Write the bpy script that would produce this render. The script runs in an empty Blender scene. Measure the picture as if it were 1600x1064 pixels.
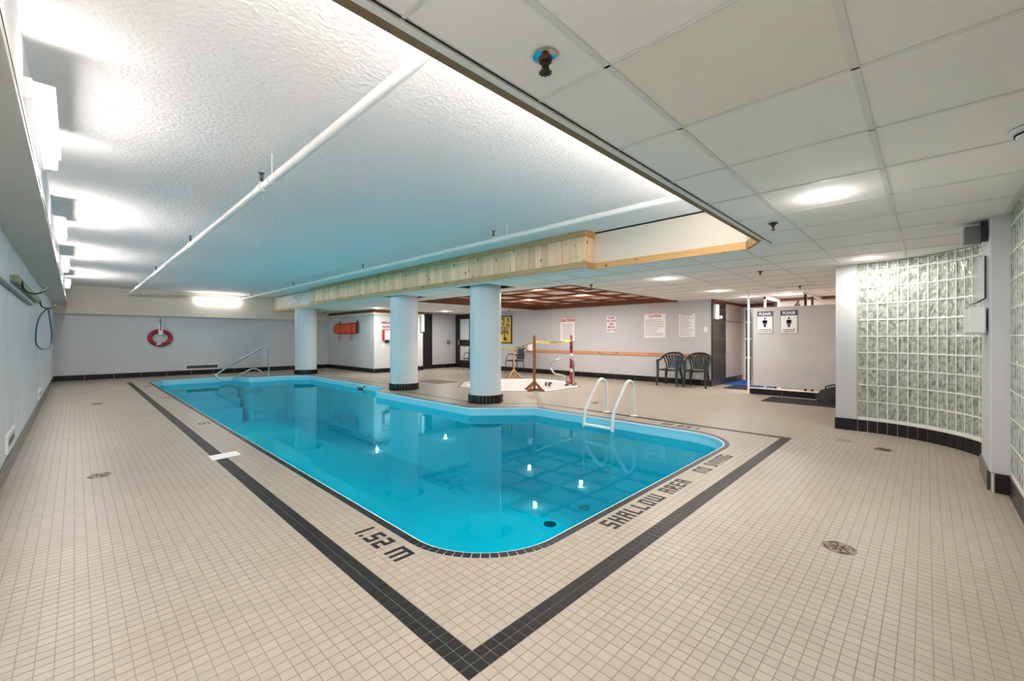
import bpy, bmesh, math, random
import numpy as np
from mathutils import Vector, Matrix
random.seed(7)
PI = math.pi
S = bpy.context.scene
COL = S.collection

# ------------------------------------------------------------ camera, world, exposure
CAM_H = 1.2019
YAW = 0.772
cam_d = bpy.data.cameras.new('camera')
cam_d.sensor_width = 36.0
cam_d.lens = 664.93 / 1600 * 36
cam_d.shift_y = -4.32 / 1600
cam_d.clip_start = 0.03
cam_d.clip_end = 100
cam = bpy.data.objects.new('camera', cam_d)
COL.objects.link(cam)
cam.location = (0, 0, CAM_H)
cam.rotation_euler = (PI / 2, 0, YAW - PI / 2)
S.camera = cam
world = bpy.data.worlds.new('world')
S.world = world
world.use_nodes = True
world.node_tree.nodes['Background'].inputs[0].default_value = (0.8, 0.85, 1, 1)
world.node_tree.nodes['Background'].inputs[1].default_value = 0.05
S.view_settings.view_transform = 'Standard'
S.view_settings.look = 'None'
S.view_settings.gamma = 1.0
S.view_settings.use_curve_mapping = False
S.view_settings.exposure = 0.6
S.cycles.max_bounces = 12
S.cycles.diffuse_bounces = 10
S.cycles.glossy_bounces = 4
S.cycles.transmission_bounces = 6
S.cycles.transparent_max_bounces = 8
S.cycles.caustics_reflective = False
S.cycles.caustics_refractive = False
S.cycles.use_denoising = True
S.cycles.sample_clamp_indirect = 6

TUBE_E = 70.0          # emission of fluorescent lenses
POOL_W = 7.0           # watts of one added underwater fill lamp
LAMP_W = 21.0          # watts of one recessed light
WARM = (1.0, 0.945, 0.89)
COOL = (1.0, 0.93, 0.90)

# ------------------------------------------------------------ colours and materials
def lin(c):
    def f(v):
        v = v / 255.0
        return v / 12.92 if v <= 0.04045 else ((v + 0.055) / 1.055) ** 2.4
    return (f(c[0]), f(c[1]), f(c[2]), 1.0)

def nodes(name):
    m = bpy.data.materials.new(name)
    m.use_nodes = True
    nt = m.node_tree
    return m, nt, nt.nodes['Principled BSDF']

def pos_node(nt):
    return nt.nodes.new('ShaderNodeNewGeometry').outputs['Position']

def noise(nt, scale, detail=3.0, rough=0.5, stretch=None, src=None):
    n = nt.nodes.new('ShaderNodeTexNoise')
    n.inputs['Scale'].default_value = scale
    n.inputs['Detail'].default_value = detail
    n.inputs['Roughness'].default_value = rough
    p = src or pos_node(nt)
    if stretch:
        mp = nt.nodes.new('ShaderNodeVectorMath'); mp.operation = 'MULTIPLY'
        mp.inputs[1].default_value = stretch
        nt.links.new(p, mp.inputs[0]); p = mp.outputs[0]
    nt.links.new(p, n.inputs['Vector'])
    return n.outputs['Fac']

def mixc(nt, fac, a, b):
    m = nt.nodes.new('ShaderNodeMix'); m.data_type = 'RGBA'
    if isinstance(fac, float): m.inputs[0].default_value = fac
    else: nt.links.new(fac, m.inputs[0])
    for k, v in ((6, a), (7, b)):
        if isinstance(v, tuple): m.inputs[k].default_value = v
        else: nt.links.new(v, m.inputs[k])
    return m.outputs[2]

def ramp(nt, fac, lo, hi):
    r = nt.nodes.new('ShaderNodeMapRange')
    r.inputs[1].default_value = lo; r.inputs[2].default_value = hi
    nt.links.new(fac, r.inputs[0])
    return r.outputs[0]

def bump(nt, bsdf, h, strength=0.3, dist=0.002):
    b = nt.nodes.new('ShaderNodeBump')
    b.inputs['Strength'].default_value = strength
    b.inputs['Distance'].default_value = dist
    nt.links.new(h, b.inputs['Height'])
    nt.links.new(b.outputs[0], bsdf.inputs['Normal'])

def M_plain(name, c, rough=0.5, metal=0.0, var=0.0, vscale=3.0, bmp=0.0, bscale=60.0, bdist=0.002, c2=None, spec=0.5):
    m, nt, b = nodes(name)
    base = lin(c)
    b.inputs['Roughness'].default_value = rough
    b.inputs['Metallic'].default_value = metal
    b.inputs['Specular IOR Level'].default_value = spec
    if var or c2:
        other = lin(c2) if c2 else tuple(v * (1 - var) for v in base[:3]) + (1,)
        nt.links.new(mixc(nt, ramp(nt, noise(nt, vscale), 0.35, 0.65), base, other), b.inputs['Base Color'])
    else:
        b.inputs['Base Color'].default_value = base
    if bmp:
        bump(nt, b, noise(nt, bscale, 4), bmp, bdist)
    return m

def M_tile(name, c, var, rough, jitter_rough=0.1, pitch=0.0508):
    """mosaic tile: each tile its own slight tint, from a random number per grid cell"""
    m, nt, b = nodes(name)
    v = nt.nodes.new('ShaderNodeVectorMath'); v.operation = 'SUBTRACT'
    v.inputs[1].default_value = (0.963, 1.149, 0)
    nt.links.new(pos_node(nt), v.inputs[0])
    s = nt.nodes.new('ShaderNodeVectorMath'); s.operation = 'SCALE'; s.inputs['Scale'].default_value = 1 / pitch
    nt.links.new(v.outputs[0], s.inputs[0])
    f = nt.nodes.new('ShaderNodeVectorMath'); f.operation = 'FLOOR'
    nt.links.new(s.outputs[0], f.inputs[0])
    w = nt.nodes.new('ShaderNodeTexWhiteNoise'); w.noise_dimensions = '2D'
    nt.links.new(f.outputs[0], w.inputs['Vector'])
    base = lin(c)
    lo = tuple(x * (1 - var) for x in base[:3]) + (1,)
    c1 = mixc(nt, w.outputs['Value'], base, lo)
    stain = ramp(nt, noise(nt, 1.3, 4, 0.6), 0.45, 0.75)
    dirty = tuple(x * y for x, y in zip(base[:3], (0.90, 0.87, 0.82))) + (1,)
    nt.links.new(mixc(nt, stain, c1, dirty), b.inputs['Base Color'])
    b.inputs['Roughness'].default_value = rough
    b.inputs['Specular IOR Level'].default_value = 0.4
    return m

def M_wood(name, c1, c2, knot, axis=2, rough=0.55, rnd=0.35):
    """pine: long grain along an axis, knots, a different tone for every board object"""
    m, nt, b = nodes(name)
    st = [40.0, 40.0, 40.0]; st[axis] = 2.2
    oi = nt.nodes.new('ShaderNodeObjectInfo')
    off = nt.nodes.new('ShaderNodeVectorMath'); off.operation = 'SCALE'
    comb = nt.nodes.new('ShaderNodeCombineXYZ')
    for k in range(3): nt.links.new(oi.outputs['Random'], comb.inputs[k])
    off.inputs['Scale'].default_value = 7.0
    nt.links.new(comb.outputs[0], off.inputs[0])
    add = nt.nodes.new('ShaderNodeVectorMath'); add.operation = 'ADD'
    nt.links.new(pos_node(nt), add.inputs[0]); nt.links.new(off.outputs[0], add.inputs[1])
    g = noise(nt, 1.0, 4, 0.6, tuple(st), add.outputs[0])
    base = mixc(nt, ramp(nt, g, 0.35, 0.7), lin(c1), lin(c2))
    mr = nt.nodes.new('ShaderNodeMapRange'); mr.inputs[3].default_value = 1 - rnd; mr.inputs[4].default_value = 1.0
    nt.links.new(oi.outputs['Random'], mr.inputs[0])
    mul = nt.nodes.new('ShaderNodeVectorMath'); mul.operation = 'SCALE'
    nt.links.new(base, mul.inputs[0]); nt.links.new(mr.outputs[0], mul.inputs['Scale'])
    vo = nt.nodes.new('ShaderNodeTexVoronoi'); vo.inputs['Scale'].default_value = 1.0
    sv = nt.nodes.new('ShaderNodeVectorMath'); sv.operation = 'MULTIPLY'
    kk = [9.0, 9.0, 9.0]; kk[axis] = 5.0
    sv.inputs[1].default_value = tuple(kk)
    nt.links.new(add.outputs[0], sv.inputs[0]); nt.links.new(sv.outputs[0], vo.inputs['Vector'])
    kf = ramp(nt, vo.outputs['Distance'], 0.19, 0.10)
    nt.links.new(mixc(nt, kf, mul.outputs[0], lin(knot)), b.inputs['Base Color'])
    b.inputs['Roughness'].default_value = rough
    return m

def M_emit(name, c, e):
    m = bpy.data.materials.new(name); m.use_nodes = True
    nt = m.node_tree
    nt.nodes.remove(nt.nodes['Principled BSDF'])
    em = nt.nodes.new('ShaderNodeEmission')
    em.inputs[0].default_value = (c[0], c[1], c[2], 1); em.inputs[1].default_value = e
    nt.links.new(em.outputs[0], nt.nodes['Material Output'].inputs[0])
    return m

MAT = {}
MAT['tile'] = M_tile('beige_mosaic', (166, 156, 143), 0.10, 0.42)
MAT['tile_black'] = M_tile('black_mosaic', (26, 25, 24), 0.35, 0.5)
MAT['coping'] = M_tile('black_coping', (25, 24, 24), 0.4, 0.42, pitch=0.03)
MAT['grout'] = M_plain('grout', (144, 135, 122), 0.9, var=0.15, vscale=2)
MAT['grout_light'] = M_plain('light_grout', (196, 190, 180), 0.9)
MAT['wall'] = M_plain('grey_wall_paint', (212, 214, 218), 0.55, var=0.05, vscale=1.2, bmp=0.08, bscale=90)
MAT['wall_left'] = M_plain('pale_blue_wall_paint', (226, 230, 235), 0.6, var=0.08, vscale=2.5, bmp=0.2, bscale=25, bdist=0.004)
MAT['wall_long'] = M_plain('warm_grey_wall_paint', (192, 191, 194), 0.55, var=0.04, vscale=1.2)
MAT['column'] = M_plain('column_paint', (210, 216, 222), 0.45, var=0.04, vscale=1.5)
MAT['cream'] = M_plain('cream_plaster', (226, 217, 202), 0.7, var=0.06, vscale=1.0)
MAT['white_plaster'] = M_plain('white_plaster', (232, 232, 232), 0.7, var=0.06, vscale=6)
MAT['soffit'] = M_plain('soffit_paint', (205, 202, 194), 0.7, var=0.05, vscale=1.5)
MAT['black_tile'] = M_plain('black_wall_tile', (24, 23, 23), 0.32, var=0.2, vscale=2, spec=0.3)
MAT['dark_tile'] = M_plain('dark_grey_wall_tile', (70, 65, 64), 0.25, var=0.12, vscale=5)
MAT['base_left'] = M_plain('grey_base_tile', (84, 84, 80), 0.25, var=0.1, vscale=4)
MAT['pink_tile'] = M_plain('pale_shower_tile', (216, 200, 192), 0.3, var=0.06, vscale=3)
MAT['white'] = M_plain('white_paint', (232, 232, 230), 0.4)
MAT['white_plastic'] = M_plain('white_plastic', (228, 228, 226), 0.35)
MAT['chrome'] = M_plain('stainless_steel', (205, 203, 200), 0.16, 1.0)
MAT['bronze'] = M_plain('bronze', (88, 62, 46), 0.35, 0.85)
MAT['black'] = M_plain('black_plastic', (20, 20, 22), 0.45)
MAT['dark'] = M_plain('dark_slot', (10, 9, 8), 0.8)
MAT['drain'] = M_plain('drain_bronze', (132, 112, 98), 0.4, 0.5, var=0.3, vscale=40)
MAT['door'] = M_plain('black_door_paint', (22, 23, 27), 0.4)
MAT['door_glass'] = M_plain('frosted_door_glass', (196, 202, 208), 0.25)
MAT['pine'] = M_wood('light_pine', (255, 222, 186), (244, 198, 154), (98, 66, 40), 2, rnd=0.28)
MAT['trim_y'] = M_wood('pine_trim_long', (190, 164, 122), (170, 142, 98), (84, 58, 36), 1, rnd=0.08)
MAT['trim_x'] = M_wood('pine_trim_cross', (190, 150, 98), (168, 126, 76), (84, 58, 36), 0, rnd=0.1)
MAT['honey'] = M_wood('honey_pine', (222, 178, 118), (206, 156, 94), (92, 58, 30), 1, rnd=0.1)
MAT['rail'] = M_wood('orange_pine', (214, 156, 118), (196, 134, 96), (96, 56, 34), 1, rnd=0.15)
MAT['fascia'] = M_plain('fascia_wood', (128, 106, 72), 0.6, var=0.15, vscale=8)
MAT['coffer'] = M_wood('stained_coffer_wood', (140, 82, 54), (112, 62, 40), (60, 30, 20), 1, rnd=0.2)
MAT['coffer_panel'] = M_plain('coffer_panel', (240, 206, 186), 0.6, var=0.08, vscale=2)
MAT['post'] = M_wood('post_wood', (152, 98, 56), (120, 72, 40), (60, 34, 20), 2, rnd=0.15)
MAT['post_pale'] = M_wood('pale_post_wood', (196, 156, 122), (172, 130, 98), (90, 60, 40), 2, rnd=0.1)
MAT['stucco'] = M_plain('stippled_ceiling', (236, 232, 230), 0.85, bmp=0.9, bscale=42, bdist=0.012)
MAT['ctile'] = M_plain('ceiling_tile', (242, 238, 233), 0.85, var=0.02, vscale=4)
MAT['ctile_yellow'] = M_plain('yellowed_ceiling_tile', (240, 232, 218), 0.85, var=0.03, vscale=3)
MAT['tee'] = M_plain('ceiling_tee', (222, 221, 216), 0.5)
MAT['liner'] = M_plain('pool_liner', (136, 214, 234), 0.4)
MAT['liner_top'] = M_plain('pool_liner_top', (206, 232, 240), 0.4)
MAT['liner_floor'] = M_plain('pool_floor', (96, 216, 240), 0.5)
MAT['tub'] = M_plain('tub_acrylic', (218, 214, 211), 0.3)
MAT['red'] = M_plain('red_vinyl', (150, 24, 36), 0.35)
MAT['rope'] = M_plain('white_rope', (225, 222, 215), 0.8)
MAT['orange'] = M_plain('orange_plastic', (232, 92, 58), 0.45)
MAT['orange_strap'] = M_plain('orange_strap', (214, 78, 40), 0.6)
MAT['red_print'] = M_plain('red_print', (176, 30, 48), 0.5)
MAT['dark_print'] = M_plain('dark_print', (92, 40, 50), 0.5)
MAT['grey_print'] = M_plain('grey_print', (128, 126, 132), 0.6)
MAT['navy'] = M_plain('navy_print', (36, 34, 72), 0.5)
MAT['sign'] = M_plain('sign_white', (238, 232, 232), 0.35)
MAT['sign_pink'] = M_plain('sign_pinkish', (244, 222, 226), 0.4)
MAT['green_chair'] = M_plain('dark_green_resin', (34, 42, 38), 0.4)
MAT['blue_chair'] = M_plain('blue_green_resin', (30, 46, 58), 0.4)
MAT['grey_chair'] = M_plain('dark_grey_mesh', (58, 58, 60), 0.6)
MAT['mat_brown'] = M_plain('brown_mat', (136, 118, 106), 0.9, var=0.2, vscale=20)
MAT['mat_black'] = M_plain('black_mat', (28, 27, 27), 0.8, var=0.2, vscale=30)
MAT['mat_blue'] = M_plain('blue_mat', (30, 84, 176), 0.7, var=0.1, vscale=20)
MAT['paper'] = M_plain('paper', (240, 239, 240), 0.6, bmp=0.4, bscale=30)
MAT['partition'] = M_plain('partition_panel', (196, 192, 190), 0.5, var=0.08, vscale=3)
MAT['yellow'] = M_plain('caution_yellow', (226, 214, 70), 0.5)
MAT['speaker'] = M_plain('speaker_grey', (104, 106, 106), 0.6)
MAT['olive'] = M_plain('olive_paint', (146, 150, 112), 0.6)
MAT['cord'] = M_plain('blue_cord', (66, 104, 132), 0.5)
MAT['grille'] = M_plain('vent_slat', (130, 132, 134), 0.5)
MAT['art_y'] = M_plain('painting_ground', (196, 156, 40), 0.6, c2=(226, 190, 60), vscale=4)
MAT['art_b'] = M_plain('painting_leaves', (44, 74, 74), 0.6, c2=(80, 96, 60), vscale=9)
MAT['mortar'] = M_plain('glass_block_mortar', (222, 222, 210), 0.6)
MAT['brown_tile'] = M_plain('brown_base_tile', (110, 92, 82), 0.3, var=0.12, vscale=8)
MAT['lens'] = M_emit('tube_lens', COOL, TUBE_E)
MAT['lens_hidden'] = M_emit('plain_tube_lens', COOL, 27.0)
MAT['lens_front'] = M_emit('diffuser_front', COOL, 52.0)
MAT['lens_front_dim'] = M_emit('diffuser_front_dim', COOL, 17.0)
MAT['lens_end'] = M_emit('diffuser_end', COOL, 200.0)
MAT['lens_tube'] = M_emit('bare_tube', COOL, 32.0)
MAT['lens_lamp'] = M_emit('downlight_lens', (1.0, 0.95, 0.88), 30.0)

def M_water():
    m = bpy.data.materials.new('pool_water'); m.use_nodes = True
    nt = m.node_tree; nt.nodes.remove(nt.nodes['Principled BSDF'])
    tr = nt.nodes.new('ShaderNodeBsdfTransparent'); tr.inputs[0].default_value = (0.02, 0.925, 0.965, 1)
    gl = nt.nodes.new('ShaderNodeBsdfGlossy'); gl.inputs['Roughness'].default_value = 0.012
    gl.inputs[0].default_value = (0.38, 0.82, 0.90, 1)
    fr = nt.nodes.new('ShaderNodeFresnel'); fr.inputs['IOR'].default_value = 1.24
    b = nt.nodes.new('ShaderNodeBump'); b.inputs['Strength'].default_value = 0.03; b.inputs['Distance'].default_value = 0.02
    nt.links.new(noise(nt, 5.0, 2, 0.5), b.inputs['Height'])
    nt.links.new(b.outputs[0], gl.inputs['Normal']); nt.links.new(b.outputs[0], fr.inputs['Normal'])
    mx = nt.nodes.new('ShaderNodeMixShader')
    nt.links.new(fr.outputs[0], mx.inputs[0]); nt.links.new(tr.outputs[0], mx.inputs[1]); nt.links.new(gl.outputs[0], mx.inputs[2])
    nt.links.new(mx.outputs[0], nt.nodes['Material Output'].inputs[0])
    return m
MAT['water'] = M_water()

def M_glassblock():
    m, nt, b = nodes('glass_block')
    oi = nt.nodes.new('ShaderNodeObjectInfo')
    comb = nt.nodes.new('ShaderNodeCombineXYZ')
    for k in range(3): nt.links.new(oi.outputs['Random'], comb.inputs[k])
    sc = nt.nodes.new('ShaderNodeVectorMath'); sc.operation = 'SCALE'; sc.inputs['Scale'].default_value = 5
    nt.links.new(comb.outputs[0], sc.inputs[0])
    add = nt.nodes.new('ShaderNodeVectorMath'); add.operation = 'ADD'
    nt.links.new(pos_node(nt), add.inputs[0]); nt.links.new(sc.outputs[0], add.inputs[1])
    h = noise(nt, 20.0, 2, 0.4, (1, 1, .6), add.outputs[0])
    swirl = ramp(nt, noise(nt, 30.0, 1, 0.3, (1, 1, .7), add.outputs[0]), 0.46, 0.66)
    nt.links.new(mixc(nt, swirl, lin((206, 212, 202)), lin((158, 168, 156))), b.inputs['Base Color'])
    b.inputs['Roughness'].default_value = 0.06
    b.inputs['Transmission Weight'].default_value = 0.45
    b.inputs['IOR'].default_value = 1.5
    bump(nt, b, h, 1.0, 0.03)
    return m
MAT['glass_block'] = M_glassblock()

def M_clear():
    m, nt, b = nodes('clear_acrylic')
    b.inputs['Base Color'].default_value = (0.92, 0.94, 0.94, 1)
    b.inputs['Roughness'].default_value = 0.08
    b.inputs['Alpha'].default_value = 0.35
    return m
MAT['clear'] = M_clear()

# ------------------------------------------------------------ mesh helpers
ORG = {}
def org(o):
    return ORG.get(o.name, Vector((0, 0, 0))) if o else Vector((0, 0, 0))

def base_name(n): return n

class MB:
    """collects shapes in world space, built as ONE mesh object"""
    def __init__(s): s.v = []; s.f = []; s.mi = []; s.k = 0
    def mat(s, k): s.k = k; return s
    def add(s, vs, fs):
        o = len(s.v)
        s.v += [tuple(v) for v in vs]
        for f in fs: s.f.append([i + o for i in f]); s.mi.append(s.k)
        return s
    def box(s, lo, hi):
        x0, y0, z0 = lo; x1, y1, z1 = hi
        if x0 > x1: x0, x1 = x1, x0
        if y0 > y1: y0, y1 = y1, y0
        if z0 > z1: z0, z1 = z1, z0
        return s.add([(x0, y0, z0), (x1, y0, z0), (x1, y1, z0), (x0, y1, z0), (x0, y0, z1), (x1, y0, z1), (x1, y1, z1), (x0, y1, z1)],
                     [(0, 3, 2, 1), (4, 5, 6, 7), (0, 1, 5, 4), (1, 2, 6, 5), (2, 3, 7, 6), (3, 0, 4, 7)])
    def fbox(s, F, lo, hi):
        """box in a frame F(a, b, c)"""
        x0, y0, z0 = lo; x1, y1, z1 = hi
        vs = [F(*p) for p in [(x0, y0, z0), (x1, y0, z0), (x1, y1, z0), (x0, y1, z0), (x0, y0, z1), (x1, y0, z1), (x1, y1, z1), (x0, y1, z1)]]
        return s.add(vs, [(0, 3, 2, 1), (4, 5, 6, 7), (0, 1, 5, 4), (1, 2, 6, 5), (2, 3, 7, 6), (3, 0, 4, 7)])
    def prism(s, poly, z0, z1, caps=True, flip=False):
        n = len(poly)
        vs = [(x, y, z0) for x, y in poly] + [(x, y, z1) for x, y in poly]
        fs = [(i, (i + 1) % n, n + (i + 1) % n, n + i) for i in range(n)]
        if caps: fs += [tuple(range(n))[::-1], tuple(range(n, 2 * n))]
        if flip: fs = [f[::-1] for f in fs]
        return s.add(vs, fs)
    def tube(s, path, r, n=10, closed=False, cap=True):
        P = [Vector(p) for p in path]; m = len(P)
        rs = r if isinstance(r, (list, tuple)) else [r] * m
        vs = []; up = None
        for i, p in enumerate(P):
            a = P[(i - 1) % m] if (i > 0 or closed) else p
            b = P[(i + 1) % m] if (i < m - 1 or closed) else p
            t = (b - a).normalized()
            if up is None:
                up = Vector((0, 0, 1)) if abs(t.z) < 0.9 else Vector((1, 0, 0))
            x = t.cross(up)
            if x.length < 1e-4: x = t.cross(Vector((0, 1, 0)))
            x.normalize(); y = x.cross(t); up = y
            for k in range(n):
                an = 2 * PI * k / n
                vs.append(p + (x * math.cos(an) + y * math.sin(an)) * rs[i])
        fs = []
        for i in range(m if closed else m - 1):
            j = (i + 1) % m
            for k in range(n):
                l = (k + 1) % n
                fs.append((i * n + k, i * n + l, j * n + l, j * n + k))
        if cap and not closed:
            fs += [tuple(range(n))[::-1], tuple((m - 1) * n + k for k in range(n))]
        return s.add(vs, fs)
    def cyl(s, c, r, z0, z1, n=24, r2=None):
        r2 = r if r2 is None else r2
        vs = [(c[0] + r * math.cos(2 * PI * k / n), c[1] + r * math.sin(2 * PI * k / n), z0) for k in range(n)]
        vs += [(c[0] + r2 * math.cos(2 * PI * k / n), c[1] + r2 * math.sin(2 * PI * k / n), z1) for k in range(n)]
        fs = [(k, (k + 1) % n, n + (k + 1) % n, n + k) for k in range(n)] + [tuple(range(n))[::-1], tuple(range(n, 2 * n))]
        return s.add(vs, fs)
    def lathe(s, c, prof, n=32, caps=True):
        m = len(prof); vs = []
        for r, z in prof:
            for k in range(n):
                a = 2 * PI * k / n
                vs.append((c[0] + r * math.cos(a), c[1] + r * math.sin(a), c[2] + z))
        fs = []
        for i in range(m - 1):
            for k in range(n):
                l = (k + 1) % n
                fs.append((i * n + k, i * n + l, (i + 1) * n + l, (i + 1) * n + k))
        if caps: fs += [tuple(range(n))[::-1], tuple((m - 1) * n + k for k in range(n))]
        return s.add(vs, fs)
    def mesh(s, name, mats, o=Vector((0, 0, 0)), smooth=False):
        me = bpy.data.meshes.new(name)
        me.from_pydata([(v[0] - o.x, v[1] - o.y, v[2] - o.z) for v in s.v], [], s.f)
        if not isinstance(mats, (list, tuple)): mats = [mats]
        for m in mats: me.materials.append(m)
        if len(mats) > 1: me.polygons.foreach_set('material_index', s.mi)
        if smooth: me.shade_smooth()
        me.update()
        return me
    def build(s, name, mats, parent=None, smooth=False, bevel=0.0, origin=None, seg=1):
        if parent: o = org(parent)
        elif origin is not None: o = Vector(origin)
        else:
            xs = [v[0] for v in s.v]; ys = [v[1] for v in s.v]; zs = [v[2] for v in s.v]
            o = Vector(((min(xs) + max(xs)) / 2, (min(ys) + max(ys)) / 2, min(zs)))
        me = s.mesh(name, mats, o, smooth)
        ob = bpy.data.objects.new(name, me); COL.objects.link(ob)
        ORG[ob.name] = o
        if parent: ob.parent = parent
        else: ob.location = o
        if smooth:
            try: me.set_sharp_from_angle(angle=math.radians(40))
            except Exception: pass
        if bevel:
            md = ob.modifiers.new('bevel', 'BEVEL'); md.width = bevel; md.segments = seg; md.limit_method = 'ANGLE'
        return ob

def tag(o, label=None, cat=None, group=None, kind=None):
    if label: o['label'] = label
    if cat: o['category'] = cat
    if group: o['group'] = group
    if kind: o['kind'] = kind
    return o

def thing(name, loc, label, cat, group=None, rz=0.0):
    o = bpy.data.objects.new(name, None); COL.objects.link(o)
    o.location = loc; o.rotation_euler = (0, 0, rz); o.empty_display_size = 0.1
    ORG[o.name] = Vector(loc)
    return tag(o, label, cat, group)

def struct(mb, name, mats, parent=None, **kw):
    o = mb.build(name, mats, parent, **kw)
    if not parent: o['kind'] = 'structure'
    return o

def put(mesh, name, parent, loc, rz=0.0):
    """one more object sharing a mesh; loc in world space, parent unrotated"""
    ob = bpy.data.objects.new(name, mesh); COL.objects.link(ob)
    p = Vector(loc); ORG[ob.name] = p.copy()
    if parent: ob.parent = parent; p = p - org(parent)
    ob.location = p; ob.rotation_euler = (0, 0, rz)
    return ob

def copy_tree(o, parent=None):
    c = o.copy(); COL.objects.link(c)
    if parent: c.parent = parent
    for ch in list(o.children): copy_tree(ch, c)
    return c

def smooth_path(pts, n=6):
    P = [Vector(p) for p in pts]; out = []
    for i in range(len(P) - 1):
        p0 = P[max(i - 1, 0)]; p1 = P[i]; p2 = P[i + 1]; p3 = P[min(i + 2, len(P) - 1)]
        for k in range(n):
            t = k / n
            out.append(0.5 * ((2 * p1) + (p2 - p0) * t + (2 * p0 - 5 * p1 + 4 * p2 - p3) * t * t + (3 * p1 - p0 - 3 * p2 + p3) * t ** 3))
    out.append(P[-1]); return out

def fillet_path(pts, r, n=6):
    """polyline with rounded bends of radius about r"""
    P = [Vector(p) for p in pts]; out = [P[0]]
    for i in range(1, len(P) - 1):
        a = (P[i - 1] - P[i]); b = (P[i + 1] - P[i])
        d = min(r, a.length * 0.48, b.length * 0.48)
        A = P[i] + a.normalized() * d; B = P[i] + b.normalized() * d
        for k in range(n + 1):
            t = k / n
            out.append((1 - t) ** 2 * A + 2 * t * (1 - t) * P[i] + t * t * B)
    out.append(P[-1]); return out

def frame(o, r, u, n):
    o, r, u, n = Vector(o), Vector(r), Vector(u), Vector(n)
    return lambda a, b, c=0.0: o + r * a + u * b + n * c

def text(s, size, mat, parent, F, depth=0.002, align='CENTER', name='lettering', bold=0.0, sx=1.0):
    cu = bpy.data.curves.new('txt', 'FONT'); cu.body = s; cu.size = size; cu.extrude = depth / 2
    cu.align_x = align; cu.align_y = 'CENTER'; cu.offset = bold; cu.resolution_u = 2
    t = bpy.data.objects.new('txt', cu); COL.objects.link(t)
    dg = bpy.context.evaluated_depsgraph_get()
    me = bpy.data.meshes.new_from_object(t.evaluated_get(dg))
    bpy.data.objects.remove(t); bpy.data.curves.remove(cu)
    o = org(parent)
    for v in me.vertices:
        v.co = F(v.co.x * sx, v.co.y, v.co.z + depth / 2) - o
    me.materials.clear(); me.materials.append(mat)
    ob = bpy.data.objects.new(name, me); COL.objects.link(ob); ob.parent = parent
    ORG[ob.name] = o
    return ob

def rect_minus(r, holes):
    rs = [r]
    for h in holes:
        out = []
        for a in rs:
            x0, y0, x1, y1 = a; hx0, hy0, hx1, hy1 = h
            if hx0 >= x1 or hx1 <= x0 or hy0 >= y1 or hy1 <= y0: out.append(a); continue
            if hx0 > x0: out.append((x0, y0, hx0, y1))
            if hx1 < x1: out.append((hx1, y0, x1, y1))
            a0, a1 = max(x0, hx0), min(x1, hx1)
            if hy0 > y0: out.append((a0, y0, a1, hy0))
            if hy1 < y1: out.append((a0, hy1, a1, y1))
        rs = out
    return [r for r in rs if r[2] - r[0] > 0.004 and r[3] - r[1] > 0.004]

# ------------------------------------------------------------ key dimensions
T = 0.0508
TX, TY = 0.963, 1.149                 # corner of the black deck band
ZC, ZH = 2.15, 2.655                  # suspended ceiling, high ceiling
XL, YR, YB, XW = -0.42, -0.46, 17.12, 10.95
WZ = -0.14                            # water level

def arc_poly(pts):
    """pts: (x, y, radius); rounded convex corners"""
    out = []; n = len(pts)
    for i, (x, y, r) in enumerate(pts):
        p = Vector((x, y)); a = Vector(pts[i - 1][:2]) - p; b = Vector(pts[(i + 1) % n][:2]) - p
        if r <= 0: out.append(p); continue
        a.normalize(); b.normalize()
        ang = a.angle(b); d = r / math.tan(ang / 2)
        c = p + (a + b).normalized() * (r / math.sin(ang / 2))
        s0 = (p + a * d) - c; s1 = (p + b * d) - c
        t0 = math.atan2(s0.y, s0.x); t1 = math.atan2(s1.y, s1.x)
        dt = (t1 - t0 + PI) % (2 * PI) - PI
        k = max(4, int(abs(dt) * r / 0.05))
        for q in range(k + 1):
            t = t0 + dt * q / k
            out.append(c + Vector((math.cos(t), math.sin(t))) * r)
    return out

POOL = arc_poly([(1.369, 1.555, 0.62), (5.60, 1.555, 0.66), (5.60, 4.90, 0), (4.79, 5.66, 0), (4.79, 8.86, 0), (5.29, 9.38, 0),
                 (5.29, 14.08, 0), (4.76, 14.62, 0), (3.74, 14.62, 0.1), (3.56, 15.44, 0.1), (1.70, 15.47, 0), (1.369, 14.95, 0)])   # counter-clockwise

def offset(poly, d):
    """inward offset of a counter-clockwise polygon"""
    out = []; n = len(poly)
    for i in range(n):
        a = (poly[i] - poly[i - 1]).normalized(); b = (poly[(i + 1) % n] - poly[i]).normalized()
        na = Vector((-a.y, a.x)); nb = Vector((-b.y, b.x)); m = (na + nb).normalized()
        out.append(poly[i] + m * (d / max(0.4, m.dot(na))))
    return out
POOL_IN = offset(POOL, T)
TUB_C = Vector((8.0, 7.55))
TUB = [TUB_C + Vector((math.cos(PI / 8 + k * PI / 4), math.sin(PI / 8 + k * PI / 4))) * (1.5 / math.cos(PI / 8)) for k in range(8)]

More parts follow.
